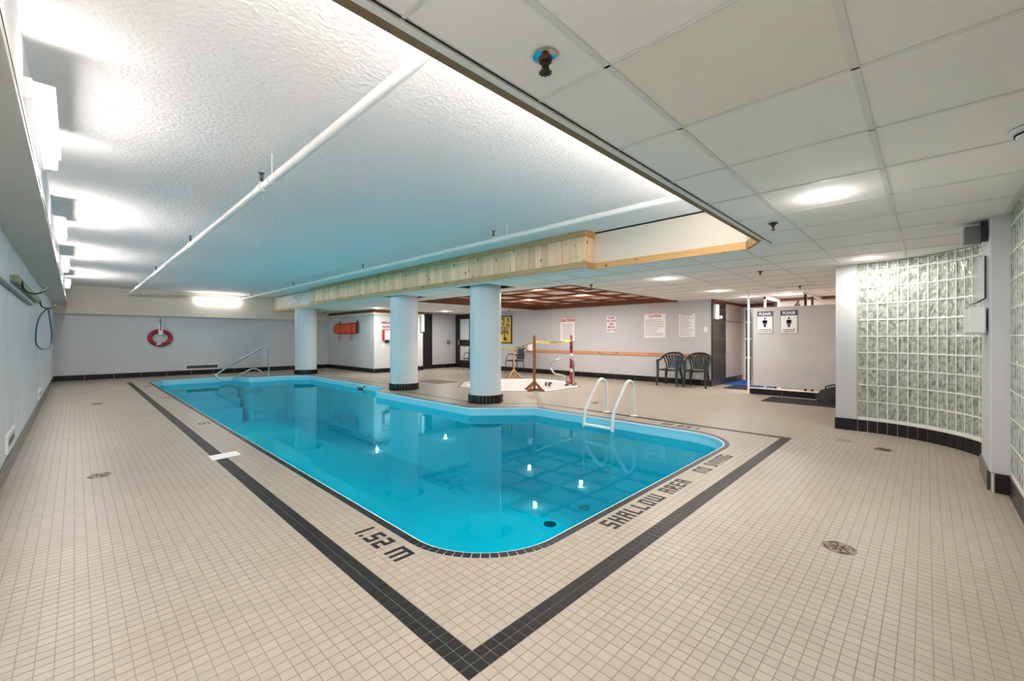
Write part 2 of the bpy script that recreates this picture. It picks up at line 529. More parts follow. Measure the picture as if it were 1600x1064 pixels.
def fill_with_holes(name, outer, holes, z, mat, parent=None, origin=(0, 0, 0)):
    bm = bmesh.new()
    for loop in [outer] + holes:
        vs = [bm.verts.new((p[0], p[1], z)) for p in loop]
        for i in range(len(vs)): bm.edges.new((vs[i], vs[(i + 1) % len(vs)]))
    bmesh.ops.triangle_fill(bm, edges=bm.edges[:], use_beauty=True)
    bmesh.ops.recalc_face_normals(bm, faces=bm.faces[:])
    if bm.faces[0].normal.z < 0: bmesh.ops.reverse_faces(bm, faces=bm.faces[:])
    me = bpy.data.meshes.new(name); bm.to_mesh(me); bm.free()
    me.materials.append(mat)
    o = bpy.data.objects.new(name, me); COL.objects.link(o); ORG[o.name] = Vector((0, 0, 0))
    if parent: o.parent = parent; o.location = -org(parent)
    return o

# ------------------------------------------------------------ floor
ROOM = [(XL - .1, YR - .1), (13.6, YR - .1), (13.6, 4.0), (11.05, 4.0), (11.05, 14.0), (7.3, 14.0), (7.3, YB + .1), (XL - .1, YB + .1)]
floor = fill_with_holes('floor', [Vector(p) for p in ROOM], [offset(POOL, 0.01), TUB], -0.0016, MAT['grout'])
floor['kind'] = 'structure'

def poly_dist(px, py, poly):
    """signed distance (negative inside) and nearest-edge normal for arrays of points"""
    n = len(poly); best = np.full(px.shape, 1e9); nx = np.zeros(px.shape); ny = np.zeros(px.shape); qx = np.zeros(px.shape); qy = np.zeros(px.shape)
    inside = np.zeros(px.shape, bool)
    for i in range(n):
        ax, ay = poly[i]; bx, by = poly[(i + 1) % n]
        dx, dy = bx - ax, by - ay; L = dx * dx + dy * dy
        t = np.clip(((px - ax) * dx + (py - ay) * dy) / L, 0, 1)
        cx_, cy_ = ax + t * dx, ay + t * dy
        d = np.hypot(px - cx_, py - cy_); m = d < best
        best = np.where(m, d, best); l = math.sqrt(L)
        nx = np.where(m, dy / l, nx); ny = np.where(m, -dx / l, ny); qx = np.where(m, cx_, qx); qy = np.where(m, cy_, qy)
        with np.errstate(divide='ignore', invalid='ignore'):
            c = ((ay > py) != (by > py)) & (px < dx * (py - ay) / (dy if dy else 1e-12) + ax)
        inside ^= c
    return np.where(inside, -best, best), nx, ny, qx, qy

ii, jj = np.meshgrid(np.arange(-28, 248), np.arange(-32, 316), indexing='ij')
cxs = TX + (ii + .5) * T; cys = TY + (jj + .5) * T
keep = (cxs < 13.5)
keep &= ~((cxs > 7.15) & (cys > 13.5)) & ~((cxs > 11.0) & (cys > 3.85)) & ~((cxs > 7.2) & (cys < .82))
keep &= ~((cys > 14.0) & (cxs > 7.2))
ii, jj, cxs, cys = ii[keep], jj[keep], cxs[keep], cys[keep]
dp, pnx, pny, pqx, pqy = poly_dist(cxs, cys, [(p.x, p.y) for p in POOL])
dt_, tnx, tny, tqx, tqy = poly_dist(cxs, cys, [(p.x, p.y) for p in TUB])
ok = (dp > -0.035) & (dt_ > -0.035)
band = ((ii >= 0) & (ii < 2) & (jj >= 0) & (jj < 280)) | ((jj >= 0) & (jj < 2) & (ii >= 0) & (ii < 99)) | ((ii >= 97) & (ii < 99) & (jj >= 0) & (jj < 61))
band |= (ii == 82) & (jj >= 99) & (jj < 141)
band |= (ii == 91) & (((jj >= 171) & (jj < 183)) | ((jj >= 186) & (jj < 238)))
cut = ok & ((dp < 0.037) | (dt_ < 0.037))
dep = cxs * math.cos(YAW) + cys * math.sin(YAW); lat = cxs * math.sin(YAW) - cys * math.cos(YAW)
vis = (dep > 1.47) & (np.abs(lat) < dep * 1.21)
g = (T - 0.0032) / 2
def near_set(mask, n=300):
    idx = np.nonzero(mask & vis & ok & ~cut)[0]
    return idx[np.argsort(np.hypot(dep[idx], lat[idx] * .5))][:n]
near_b = near_set(~band); near_k = near_set(band)
tile_mb = MB(); tile_mb.box((-g, -g, -0.003), (g, g, 0)); tile_mesh = tile_mb.mesh('floor_tile', MAT['tile'])
tileb_mesh = tile_mb.mesh('border_tile', MAT['tile_black'])
single = np.zeros(ii.shape, bool)
for k in near_b: put(tile_mesh, 'floor_tile', floor, (cxs[k], cys[k], 0)); single[k] = True
for k in near_k: put(tileb_mesh, 'border_tile', floor, (cxs[k], cys[k], 0)); single[k] = True

def tiles_stuff(name, mask, mat):
    full = np.nonzero(mask & ok & ~cut & ~single)[0]
    n = len(full); c = np.stack([cxs[full], cys[full]], 1)
    near = dep[full] < 9
    top = np.array([(-g, -g, 0), (g, -g, 0), (g, g, 0), (-g, g, 0), (-g, -g, -.003), (g, -g, -.003), (g, g, -.003), (-g, g, -.003)])
    verts = top[None] + np.concatenate([c, np.zeros((n, 1))], 1)[:, None]
    verts = verts.reshape(-1, 3)
    q_top = np.array([[0, 1, 2, 3]]); q_all = np.array([[0, 1, 2, 3], [4, 5, 1, 0], [5, 6, 2, 1], [6, 7, 3, 2], [7, 4, 0, 3]])
    base = np.arange(n)[:, None, None] * 8
    faces = np.concatenate([(q_all[None] + base[near]).reshape(-1, 4), (q_top[None] + base[~near]).reshape(-1, 4)])
    V = [verts]; extra_f = []; off = len(verts)
    for k in np.nonzero(mask & cut & ~single)[0]:
        poly = [(cxs[k] - g, cys[k] - g), (cxs[k] + g, cys[k] - g), (cxs[k] + g, cys[k] + g), (cxs[k] - g, cys[k] + g)]
        for (d, nx, ny, qx, qy) in ((dp, pnx, pny, pqx, pqy), (dt_, tnx, tny, tqx, tqy)):
            if d[k] > 0.037: continue
            e = 0.002; out = []
            f = lambda p: (p[0] - qx[k]) * nx[k] + (p[1] - qy[k]) * ny[k] - e
            for a in range(len(poly)):
                p, q = poly[a], poly[(a + 1) % len(poly)]; fp, fq = f(p), f(q)
                if fp >= 0: out.append(p)
                if (fp >= 0) != (fq >= 0):
                    t = fp / (fp - fq); out.append((p[0] + (q[0] - p[0]) * t, p[1] + (q[1] - p[1]) * t))
            poly = out
            if len(poly) < 3: break
        if len(poly) < 3: continue
        V.append(np.array([(p[0], p[1], 0.0) for p in poly])); extra_f.append(list(range(off, off + len(poly)))); off += len(poly)
    V = np.concatenate(V)
    me = bpy.data.meshes.new(name)
    nf4 = len(faces); loops = np.concatenate([faces.reshape(-1)] + [np.array(f) for f in extra_f]) if extra_f else faces.reshape(-1)
    starts = list(range(0, nf4 * 4, 4)); s = nf4 * 4
    for f in extra_f: starts.append(s); s += len(f)
    me.vertices.add(len(V)); me.vertices.foreach_set('co', V.reshape(-1))
    me.loops.add(len(loops)); me.loops.foreach_set('vertex_index', loops.astype(np.int32))
    me.polygons.add(len(starts)); me.polygons.foreach_set('loop_start', np.array(starts, dtype=np.int32))
    me.update(calc_edges=True); me.validate(); me.shade_flat()
    me.materials.append(mat)
    o = bpy.data.objects.new(name, me); COL.objects.link(o); o.parent = floor; o['kind'] = 'stuff'
    return o
tiles_stuff('floor_tiles', ~band, MAT['tile'])
tiles_stuff('border_tiles', band, MAT['tile_black'])

# slanted pieces of the deck band beside the columns
def band_run(a, b, rows=1):
    a, b = Vector(a), Vector(b); L = (b - a).length; u = (b - a).normalized(); ang = math.atan2(u.y, u.x)
    w = Vector((-u.y, u.x)); n = int(L / T)
    for k in range(n):
        for r in range(rows):
            p = a + u * ((k + .5) * T) + w * (r * T)
            put(tileb_mesh, 'border_tile', floor, (p.x, p.y, 0.0012), ang)
band_run((5.94, 4.25), (5.92, 5.06), 1); band_run((5.91, 5.07), (5.47, 5.52), 1); band_run((5.43, 5.56), (5.17, 6.12), 1)

# lettering laid in half-size black tiles
FONT = {'1': ['#', '#', '#', '#', '#'], '.': [' ', ' ', ' ', ' ', '#'],
        '5': ['###', '#  ', '###', '  #', '###'], '2': ['###', '  #', '###', '#  ', '###'],
        'M': ['#####', '# # #', '# # #', '# # #', '# # #'], 'm': ['#####', '# # #', '# # #', '# # #', '# # #'],
        'S': ['###', '#  ', '###', '  #', '###'], 'H': ['# #', '# #', '###', '# #', '# #'], 'A': ['###', '# #', '###', '# #', '# #'],
        'L': ['#  ', '#  ', '#  ', '#  ', '###'], 'O': ['###', '# #', '# #', '# #', '###'], 'W': ['# # #', '# # #', '# # #', '# # #', '#####'],
        'R': ['###', '# #', '###', '## ', '# #'], 'E': ['###', '#  ', '###', '#  ', '###'], 'N': ['###', '# #', '# #', '# #', '# #'],
        'D': ['## ', '# #', '# #', '# #', '## '], 'I': ['#', '#', '#', '#', '#'], 'V': ['# #', '# #', '# #', '# #', ' # '],
        'G': ['###', '#  ', '# #', '# #', '###'], '9': ['###', '# #', '###', '  #', '###'], '3': ['###', '  #', '###', '  #', '###']}
hg = T / 4 - 0.0011
half = MB(); half.box((-hg, -hg, -0.001), (hg, hg, 0.0009)); half_mesh = half.mesh('letter_tile', MAT['tile_black'])
def mosaic_text(s, start, right, up, cell=T / 2, space=3, base=0.0, cell_r=None):
    x = 0; cr = cell_r or cell
    for ch in s:
        if ch == ' ': x += space; continue
        gl = FONT[ch]
        for row in range(5):
            for c_ in range(len(gl[0])):
                if gl[row][c_] == '#':
                    p = Vector(start) + Vector(right) * ((x + c_ + .5) * cr) + Vector(up) * ((4.5 - row) * cell)
                    put(half_mesh, 'letter_tile', floor, (p.x, p.y, 0.0008))
        x += len(gl[0]) + 1
def tp(i, j): return (TX + i * T, TY + j * T)
mosaic_text('1.52', tp(4.6, 27.0), (0, -1), (1, 0)); mosaic_text('M', tp(4.6, 20.0), (0, -1), (1, 0))
mosaic_text('SHALLOW', tp(27.6, 4.85), (1, 0), (0, 1)); mosaic_text('AREA', tp(44.1, 4.85), (1, 0), (0, 1))
mosaic_text('NO DIVING', tp(57.6, 4.85), (1, 0), (0, 1), space=3)
mosaic_text('1.52', tp(95.6, 19.7), (0, 1), (-1, 0)); mosaic_text('m', tp(95.6, 26.9), (0, 1), (-1, 0))
mosaic_text('5', tp(4.7, 121.5), (0, -1), (1, 0), cell_r=T * .75); mosaic_text('9', tp(4.7, 193), (0, -1), (1, 0), cell_r=T * .75)
mosaic_text('3', tp(4.7, 250), (0, -1), (1, 0), cell_r=T * .75)

# ------------------------------------------------------------ pool
pool = thing('swimming_pool', (3.3, 8.0, -1.4), 'indoor swimming pool of bright turquoise water edged with small black tiles', 'pool')
ZB = -1.32
mb = MB()
n = len(POOL_IN)
vs = [(p.x, p.y, -0.012) for p in POOL_IN] + [(p.x, p.y, ZB) for p in POOL_IN]
mb.add(vs, [(i, n + i, n + (i + 1) % n, (i + 1) % n) for i in range(n)])
mb.build('basin_wall', MAT['liner'], pool)
mb = MB(); mb.prism([(p.x, p.y) for p in POOL_IN], ZB - .02, ZB); mb.build('basin_floor', MAT['liner_floor'], pool)
# pale rim below the coping
inn = offset(POOL, T + .012)
mb = MB()
vs = [(p.x, p.y, -0.004) for p in POOL_IN] + [(p.x, p.y, -0.004) for p in inn] + [(p.x, p.y, -0.030) for p in inn] + [(p.x, p.y, -0.030) for p in POOL_IN]
fs = []
for i in range(n):
    j = (i + 1) % n
    fs += [(i, j, n + j, n + i), (n + i, n + j, 2 * n + j, 2 * n + i), (2 * n + i, 2 * n + j, 3 * n + j, 3 * n + i)]
mb.add(vs, fs); mb.build('rim', MAT['liner_top'], pool)
wat = fill_with_holes('water', POOL_IN, [], WZ, MAT['water'], pool)
tag(wat, 'still turquoise water reflecting the ceiling')
# grout bed and coping tiles
mb = MB(); m_in = offset(POOL, T + .003)
vs = [(p.x, p.y, -0.0012) for p in POOL] + [(p.x, p.y, -0.0012) for p in m_in] + [(p.x, p.y, -0.012) for p in m_in]
fs = []
for i in range(n):
    j = (i + 1) % n; fs += [(i, j, n + j, n + i), (n + i, n + j, 2 * n + j, 2 * n + i)]
mb.add(vs, fs); mb.build('coping_bed', MAT['grout_light'], pool)
mid = offset(POOL, T / 2)
cop_mb = MB(); cop_mb.box((-g * .96, -g, -0.011), (g * .96, g, 0.0012)); cop_mesh = cop_mb.mesh('coping_tile', MAT['coping'])
cop = []
acc = 0.0
for i in range(n):
    a, b = mid[i], mid[(i + 1) % n]; L = (b - a).length
    u = (b - a) / L; t = (T / 2 if i == 0 else nxt)
    while t < L:
        p = a + u * t; cop.append((p.x, p.y, math.atan2(u.y, u.x))); t += T
    nxt = t - L
def camdep(x, y): return x * math.cos(YAW) + y * math.sin(YAW)
cop.sort(key=lambda c: math.hypot(c[0], c[1]))
rest = MB()
for k, (x, y, a) in enumerate(cop):
    if k < 300: put(cop_mesh, 'coping_tile', pool, (x, y, 0), a)
    else:
        F = frame((x, y, 0), (math.cos(a), math.sin(a), 0), (-math.sin(a), math.cos(a), 0), (0, 0, 1))
        rest.fbox(F, (-g * .96, -g, -0.011), (g * .96, g, 0.0012))
o = rest.build('coping_tiles', MAT['coping'], pool); o['kind'] = 'stuff'
# underwater ledge steps at the far end, main drain, suction cover, skimmer
for k, (y0, zt) in enumerate(((15.12, -.32), (14.86, -.60), (14.6, -.88))):
    mb = MB(); mb.box((1.75, y0, ZB), (3.50, 15.38 if k == 0 else y0 + .26, zt)); mb.build('step', MAT['liner_floor'], pool, bevel=.02)
mb = MB(); dr = (4.46, 3.63)
mb.lathe((dr[0], dr[1], ZB), [(0.0, .010), (.145, .012), (.15, .004)], 32, False); ob = mb.build('main_drain_ring', M_plain('ring_blue', (150, 222, 252), .5), pool)
mb = MB(); mb.cyl(dr, .085, ZB + .012, ZB + .02, 28); mb.build('main_drain_cover', M_plain('drain_navy', (14, 16, 60), .5), pool)
mb = MB(); dr2 = (5.25, 3.62)
for r_ in (.055, .085): mb.tube([(dr2[0] + r_ * math.cos(a * PI / 12), dr2[1] + r_ * math.sin(a * PI / 12), ZB + .01) for a in range(24)], .006, 6, True)
for a in range(4): mb.tube([(dr2[0] - .08 * math.cos(a * PI / 4), dr2[1] - .08 * math.sin(a * PI / 4), ZB + .01), (dr2[0] + .08 * math.cos(a * PI / 4), dr2[1] + .08 * math.sin(a * PI / 4), ZB + .01)], .004, 5)
mb.build('suction_grate', M_plain('grate_teal', (60, 180, 196), .5), pool)
mb = MB(); ys0, ys1 = 10.42, 10.84; xs = 5.24
mb.box((xs - .02, ys0, -.225), (xs, ys1, -.19)).box((xs - .02, ys0, -.095), (xs, ys1, -.06)).box((xs - .02, ys0, -.225), (xs, ys0 + .05, -.06)).box((xs - .02, ys1 - .05, -.225), (xs, ys1, -.06))
sk = mb.build('skimmer_frame', MAT['white_plastic'], pool)
mb = MB(); mb.box((xs - .008, ys0 + .05, -.19), (xs - .003, ys1 - .05, -.095)); mb.build('skimmer_mouth', M_plain('skimmer_dark', (28, 92, 118), .5), sk)

# ------------------------------------------------------------ ceilings
mb = MB(); mb.box((XL - .2, YR - .4, ZH), (13.6, YB + .2, ZH + .1)); hc = struct(mb, 'ceiling', MAT['stucco'])
low = thing('ceiling_suspended', (6, 6, ZC), None, None); low['kind'] = 'structure'
HOLES = [(-.6, 1.155, 4.80, 16.9), (4.79, 1.155, 5.02, 3.30), (4.79, 12.9, 5.02, 16.9), (6.24, 4.60, 10.95, 9.55),
         (4.98, 5.53, 5.83, 6.38), (4.98, 8.38, 5.80, 9.18), (4.98, 14.4, 5.80, 15.2), (9.22, 1.45, 9.32, 2.07), (5.76, 4.70, 5.84, 5.10)]
OUT = [(-2, 16.9, 14, 20), (7.1, 13.42, 14, 18), (10.95, 3.80, 14, 18), (7.05, -1, 14, .86) , (13.45, -2, 15, 20)]
PT = 0.62
cells = []
for a in range(-4, 21):
    for b in range(-2, 28):
        x0, y0 = 1.30 + a * PT, .18 + b * PT
        for r in rect_minus((x0 + .006, y0 + .006, x0 + PT - .006, y0 + PT - .006), HOLES + OUT):
            cells.append((a, b, r))
cells.sort(key=lambda c: math.hypot(c[2][0], c[2][1]))
full_mesh = MB().box((-PT / 2 + .006, -PT / 2 + .006, 0), (PT / 2 - .006, PT / 2 - .006, .014)).mesh('ceiling_tile', MAT['ctile'])
rest = MB()
for k, (a, b, r) in enumerate(cells):
    yel = (a, b) == (0, 0)
    if k < 296 or yel:
        if r[2] - r[0] > PT - .02 and r[3] - r[1] > PT - .02 and not yel:
            put(full_mesh, 'ceiling_tile', low, ((r[0] + r[2]) / 2, (r[1] + r[3]) / 2, ZC + .005))
        else:
            o = MB().box((r[0], r[1], ZC + .005), (r[2], r[3], ZC + .019)).build('ceiling_tile', MAT['ctile_yellow'] if yel else MAT['ctile'], low)
            if yel: o['label'] = 'yellowed ceiling tile'
    else: rest.box((r[0], r[1], ZC + .005), (r[2], r[3], ZC + .019))
if rest.v: o = rest.build('ceiling_tiles', MAT['ctile'], low); o['kind'] = 'stuff'
# tee bars of the grid
def tee(x0, y0, x1, y1):
    parts = rect_minus((x0, y0, x1, y1), HOLES + OUT)
    if not parts: return
    mb = MB()
    for r in parts: mb.box((r[0], r[1], ZC), (r[2], r[3], ZC + .004))
    mb.build('tee_bar', MAT['tee'], low)
for a in range(-4, 21): x = 1.30 + a * PT; tee(x - .006, YR, x + .006, 16.9)
for b in range(-2, 28): y = .18 + b * PT; tee(-.5, y - .012, 13.4, y + .012)
# filler in the chamfered corner of the opening
mb = MB(); mb.prism([(4.68, 1.155), (5.03, 1.155), (5.03, 1.38)], ZC, ZC + .015); mb.build('corner_tile', MAT['ctile'], low)
# edge angle along the opening
mb = MB(); mb.box((-.15, 1.125, ZC - .003), (4.68, 1.155, ZC + .003)); mb.build('edge_angle', MAT['tee'], low)
mb = MB(); mb.box((-.15, 1.113, ZC - .001), (4.9, 1.117, ZC + .003)); mb.build('edge_gap', MAT['dark'], low)

# ------------------------------------------------------------ raised bay: fascia, drywall, bulkhead
mb = MB(); mb.box((-.15, 1.155, ZC + .002), (4.68, 1.175, ZH)); fz = struct(mb, 'wall_bay_near', MAT['cream'])
mb = MB(); mb.box((-.15, 1.156, ZC - .002), (4.68, 1.195, ZC + .08)); mb.build('trim_board', MAT['fascia'], fz)
mb = MB(); mb.prism([(4.68, 1.157), (4.70, 1.157), (5.03, 1.36), (5.02, 1.38), (4.68, 1.177)], ZC + .08, ZH); struct(mb, 'wall_bay_chamfer', MAT['cream'], fz)
mb = MB(); mb.prism([(4.675, 1.180), (4.69, 1.157), (5.03, 1.36), (5.005, 1.385)], ZC - .002, ZC + .08); mb.build('trim_board', MAT['trim_x'], fz)
mb = MB(); mb.box((5.02, 1.36, ZC + .004), (5.04, 16.9, ZH - .02)); bay = struct(mb, 'wall_bay_side', MAT['cream'])
mb = MB(); mb.box((5.019, 1.36, ZH - .02), (5.05, 3.3, ZH - .0)); mb.build('shadow_gap', MAT['dark'], bay)
mb = MB(); mb.box((5.0, 1.38, ZC - .002), (5.02, 3.30, ZC + .08)); mb.build('trim_board', MAT['honey'], bay)
mb = MB(); mb.box((5.0, 12.93, ZC - .002), (5.02, 16.9, ZC + .06)); mb.build('trim_board', MAT['honey'], bay)
# plaster patches beyond the bulkhead
mb = MB()
F = frame((5.019, 16.2, 2.15), (0, -1, 0), (0, 0, 1), (-1, 0, 0))
for poly in ([(0, .42), (1.2, .45), (1.7, .20), (.9, .16)], [(1.9, .2), (2.3, .44), (3.25, .44), (3.25, .1), (1.75, .10)]):
    vs = [F(a, b, .002) for a, b in poly] + [F(a, b, .010) for a, b in poly]; m_ = len(poly)
    mb.add(vs, [tuple(range(m_, 2 * m_))] + [(i, (i + 1) % m_, m_ + (i + 1) % m_, m_ + i) for i in range(m_)])
mb.build('plaster_patch', MAT['white_plaster'], bay)

mb = MB(); mb.box((4.82, 3.32, ZC + .01), (5.02, 12.88, ZH - .01)); bulk = struct(mb, 'wall_bulkhead', MAT['white_plaster'])
bw = 0.1285
nb = int((12.9 - 3.3) / bw)
bm_ = MB().box((-.009, -bw / 2 + .002, 0), (.009, bw / 2 - .002, .40)).mesh('board', MAT['pine'])
for k in range(nb + 1):
    jit = random.uniform(-.0015, .0015)
    y = 3.3 + (k + .5) * bw
    if y > 12.9: break
    put(bm_, 'board', bulk, (4.812 + jit, y, ZC + .06))
be = MB().box((-.03, -.009, 0), (.03, .009, .40)).mesh('end_board', MAT['pine'])
for k in range(3): put(be, 'end_board', bulk, (4.84 + k * .066, 3.311, ZC + .06))
mb = MB(); mb.box((4.782, 3.282, ZC - .004), (4.803, 12.9, ZC + .082)); mb.build('trim_board', MAT['trim_y'], bulk, bevel=.003)
mb = MB(); mb.box((4.804, 3.282, ZC - .004), (5.02, 3.302, ZC + .082)); mb.build('trim_board', MAT['trim_x'], bulk, bevel=.003)
mb = MB(); mb.box((4.782, 3.282, ZH - .085), (4.803, 12.9, ZH - .002)); mb.build('trim_board', MAT['trim_y'], bulk, bevel=.003)
mb = MB(); mb.box((4.804, 3.282, ZH - .085), (5.02, 3.302, ZH - .002)); mb.build('trim_board', MAT['trim_x'], bulk, bevel=.003)
mb = MB(); mb.box((4.80, 12.885, ZC), (5.02, 12.905, ZH)); mb.build('end_panel', MAT['white_plaster'], bulk)

# ------------------------------------------------------------ walls
def base_run(a, b, nrm, h, parent, mat, L=0.61, th=.012, first=None):
    """baseboard of separate tiles from a to b on the side nrm"""
    a, b, nrm = Vector(a + (0,)), Vector(b + (0,)), Vector(nrm + (0,)); tot = (b - a).length; u = (b - a).normalized()
    F = frame(a, u, (0, 0, 1), nrm)
    mb = MB(); mb.fbox(F, (0, 0, 0), (tot, h - .003, th - .004)); mb.build('grout_bed', MAT['grout_light'], parent)
    x = 0.0; w = first or L
    while x < tot - .01:
        e = min(x + w, tot)
        m = MB(); m.fbox(F, (x + .003, .001, .002), (e - .003, h, th)); m.build('base_tile', mat, parent)
        x = e; w = L
H_B = .148
wl = struct(MB().box((XL - .15, YR - .2, 0), (XL, YB + .15, ZC)), 'wall_left', MAT['wall_left'])
base_run((XL, YB), (XL, YR), (1, 0), H_B, wl, MAT['base_left'], th=.014)
so = struct(MB().box((XL - .15, YR - .2, ZC - .05), (-.15, YB, ZC + .0)), 'soffit_left_wall', MAT['soffit'])
struct(MB().box((XL - .15, YR - .2, ZC), (-.175, YB, ZH)), 'upper_face', MAT['white_plaster'], so)
mb = MB(); mb.box((-.176, 1.2, ZC + .0), (-.150, 16.85, ZC + .045)); mb.build('ledge', MAT['white_plaster'], so)
mb = MB()
for (y0, y1) in ((1.6, 3.4), (3.7, 4.0), (4.2, 4.9)): mb.box((-.152, y0, ZC - .012), (-.1485, y1, ZC - .006))
mb.build('ledge_crack', MAT['dark'], so)
wb = struct(MB().box((XL - .1, YB, 0), (7.2, YB + .15, ZH)), 'wall_back', MAT['wall'])
base_run((XL, YB), (7.08, YB), (0, -1), H_B, wb, MAT['black_tile'], th=.014)
struct(MB().box((XL, 16.9, 1.87), (7.08, YB, ZH)), 'wall_back_beam', MAT['cream'])
# bump-out room at the far side
bo = struct(MB().box((7.08, 13.42, 0), (9.03, YB + .1, ZC + .2)), 'wall_bumpout', MAT['wall'])
base_run((7.08, YB), (7.08, 13.42), (-1, 0), H_B, bo, MAT['black_tile'])
base_run((7.07, 13.42), (9.03, 13.42), (0, -1), H_B, bo, MAT['black_tile'])
struct(MB().box((7.0, 13.3, 1.985), (7.085, 16.9, 2.06)), 'trim_1', MAT['cream'])
struct(MB().box((6.99, 13.3, 2.06), (7.085, 16.9, 2.14)), 'trim_2', MAT['coffer'])
struct(MB().box((7.09, 13.36, 1.985), (9.03, 13.42, 2.06)), 'trim_3', MAT['cream'])
struct(MB().box((7.09, 13.35, 2.06), (9.03, 13.42, 2.14)), 'trim_4', MAT['coffer'])
wf = struct(MB().box((9.03, 13.87, 0), (11.1, 14.0, ZC + .2)), 'wall_far', MAT['wall_long'])
base_run((9.72, 13.87), (XW, 13.87), (0, -1), H_B, wf, MAT['black_tile'])
ww = struct(MB().box((XW, 3.78, 0), (XW + .3, 14.0, ZC + .25)), 'wall_long', MAT['wall_long'])
base_run((XW, 12.9), (XW, 3.78), (-1, 0), H_B, ww, MAT['black_tile'], first=.35)
# tiled return and shower wall
wr = struct(MB().box((XW + .01, 3.785, 0), (13.4, 4.0, ZC + .2)), 'wall_return', MAT['grout_light'])
for r_ in range(8):
    z0 = r_ * .302 if r_ else 0
    z0 = [0, .15, .45, .75, 1.05, 1.35, 1.65, 1.95][r_]; z1 = [.15, .45, .75, 1.05, 1.35, 1.65, 1.95, 2.15][r_]
    for (x0, x1) in ((XW - .004, 11.56), (11.56, 11.93)):
        MB().box((x0 + .003, 3.772, z0 + .003), (x1 - .003, 3.79, z1 - .003)).build('wall_tile', MAT['dark_tile'], wr)
MB().box((XW - .004, 3.772, 0), (XW - .001, 3.80, ZC)).build('corner_edge', MAT['black_tile'], wr)
MB().box((11.935, 3.772, .15), (13.4, 3.79, ZC)).build('pale_tile_panel', MAT['pink_tile'], wr)
MB().box((11.935, 3.768, 1.62), (13.3, 3.775, 1.65)).build('accent_strip', MAT['grille'], wr)
MB().box((11.935, 3.768, 0), (13.4, 3.79, .148)).build('base_tile', MAT['dark_tile'], wr)
MB().box((XW, 3.75, ZC - .06), (13.4, 3.785, ZC)).build('crown_board', MAT['coffer'], wr)
# end wall of the washroom area
we = struct(MB().box((13.3, 2.5, 0), (13.45, 4.0, ZC + .2)), 'wall_washroom_end', MAT['pink_tile'])
wm = struct(MB().box((12.0, .86, 0), (13.3, 2.62, ZC + .2)), 'wall_washroom_mid', MAT['pink_tile'])
MB().box((11.97, .87, ZC - .06), (12.0, 2.62, ZC)).build('crown_board', MAT['coffer'], wm)
MB().box((11.985, .87, 0), (12.0, 2.62, .15)).build('base_tile', MAT['dark_tile'], wm)
MB().box((13.27, 2.63, ZC - .07), (13.3, 3.78, ZC)).build('crown_board', MAT['coffer'], we)
dn = thing('door_glazed', (13.27, 3.1, 0), None, None); dn['kind'] = 'structure'
MB().box((13.262, 2.62, 0), (13.28, 3.70, 2.05)).build('dark_pane', MAT['door'], dn)
for y in (2.62, 3.10, 3.66): MB().box((13.24, y, 0), (13.265, y + .045, 2.07)).build('stile', MAT['white'], dn)
for z in (.62, 1.15, 1.62, 2.0): MB().box((13.245, 2.62, z), (13.264, 3.70, z + .04)).build('cross_bar', MAT['white'], dn)
ow = struct(MB().box((7.08, .80, 0), (13.4, .86, ZC + .2)), 'wall_washroom_side', MAT['pink_tile'])

# glass block walls
GC = Vector((5.972, .597)); GR = 1.073; ROW = .2075; Z0 = .181
BWD = .0983
gw = thing('wall_glass_curved', (7.0, .4, 0), None, None); gw['kind'] = 'structure'
blk = MB(); w2, h2 = BWD / 2 - .004, ROW / 2 - .0045
def pillow(mb, w2, h2, d):
    i = .011
    fr = [(-w2, -h2), (w2, -h2), (w2, h2), (-w2, h2)]; ir = [(-w2 + i, -h2 + i), (w2 - i, -h2 + i), (w2 - i, h2 - i), (-w2 + i, h2 - i)]
    vs = [(0, a, b) for a, b in fr] + [(.006, a, b) for a, b in ir] + [(d, a, b) for a, b in fr]
    fs = [(0, 4, 5, 1)[::-1], (1, 5, 6, 2)[::-1], (2, 6, 7, 3)[::-1], (3, 7, 4, 0)[::-1], (4, 7, 6, 5), (8, 9, 10, 11)]
    fs += [(0, 1, 9, 8)[::-1], (1, 2, 10, 9)[::-1], (2, 3, 11, 10)[::-1], (3, 0, 8, 11)[::-1]]
    mb.add(vs, fs)
pillow(blk, w2, h2, .075)
blk_mesh = blk.mesh('glass_block', MAT['glass_block'])
cols = []
y = .634
pos = []
pos.append((GC.x + GR, .634 - BWD / 2, 0.0))
a0 = math.asin((.536 - GC.y) / GR); da = BWD / GR
for k in range(14):
    am = a0 - (k + .5) * da
    pos.append((GC.x + GR * math.cos(am), GC.y + GR * math.sin(am), am))
for (x, y, a) in pos:
    for r_ in range(10):
        if r_ == 9:
            pass
        zc = Z0 + (r_ + .5) * ROW
        if zc + ROW / 2 < ZC + .02: put(blk_mesh, 'glass_block', gw, (x, y, zc), a)
topb = MB(); pillow(topb, w2, .047, .075); top_mesh = topb.mesh('cut_glass_block', MAT['glass_block'])
nrow = 9
for (x, y, a) in pos: put(top_mesh, 'cut_glass_block', gw, (x, y, Z0 + 9 * ROW + .050), a)
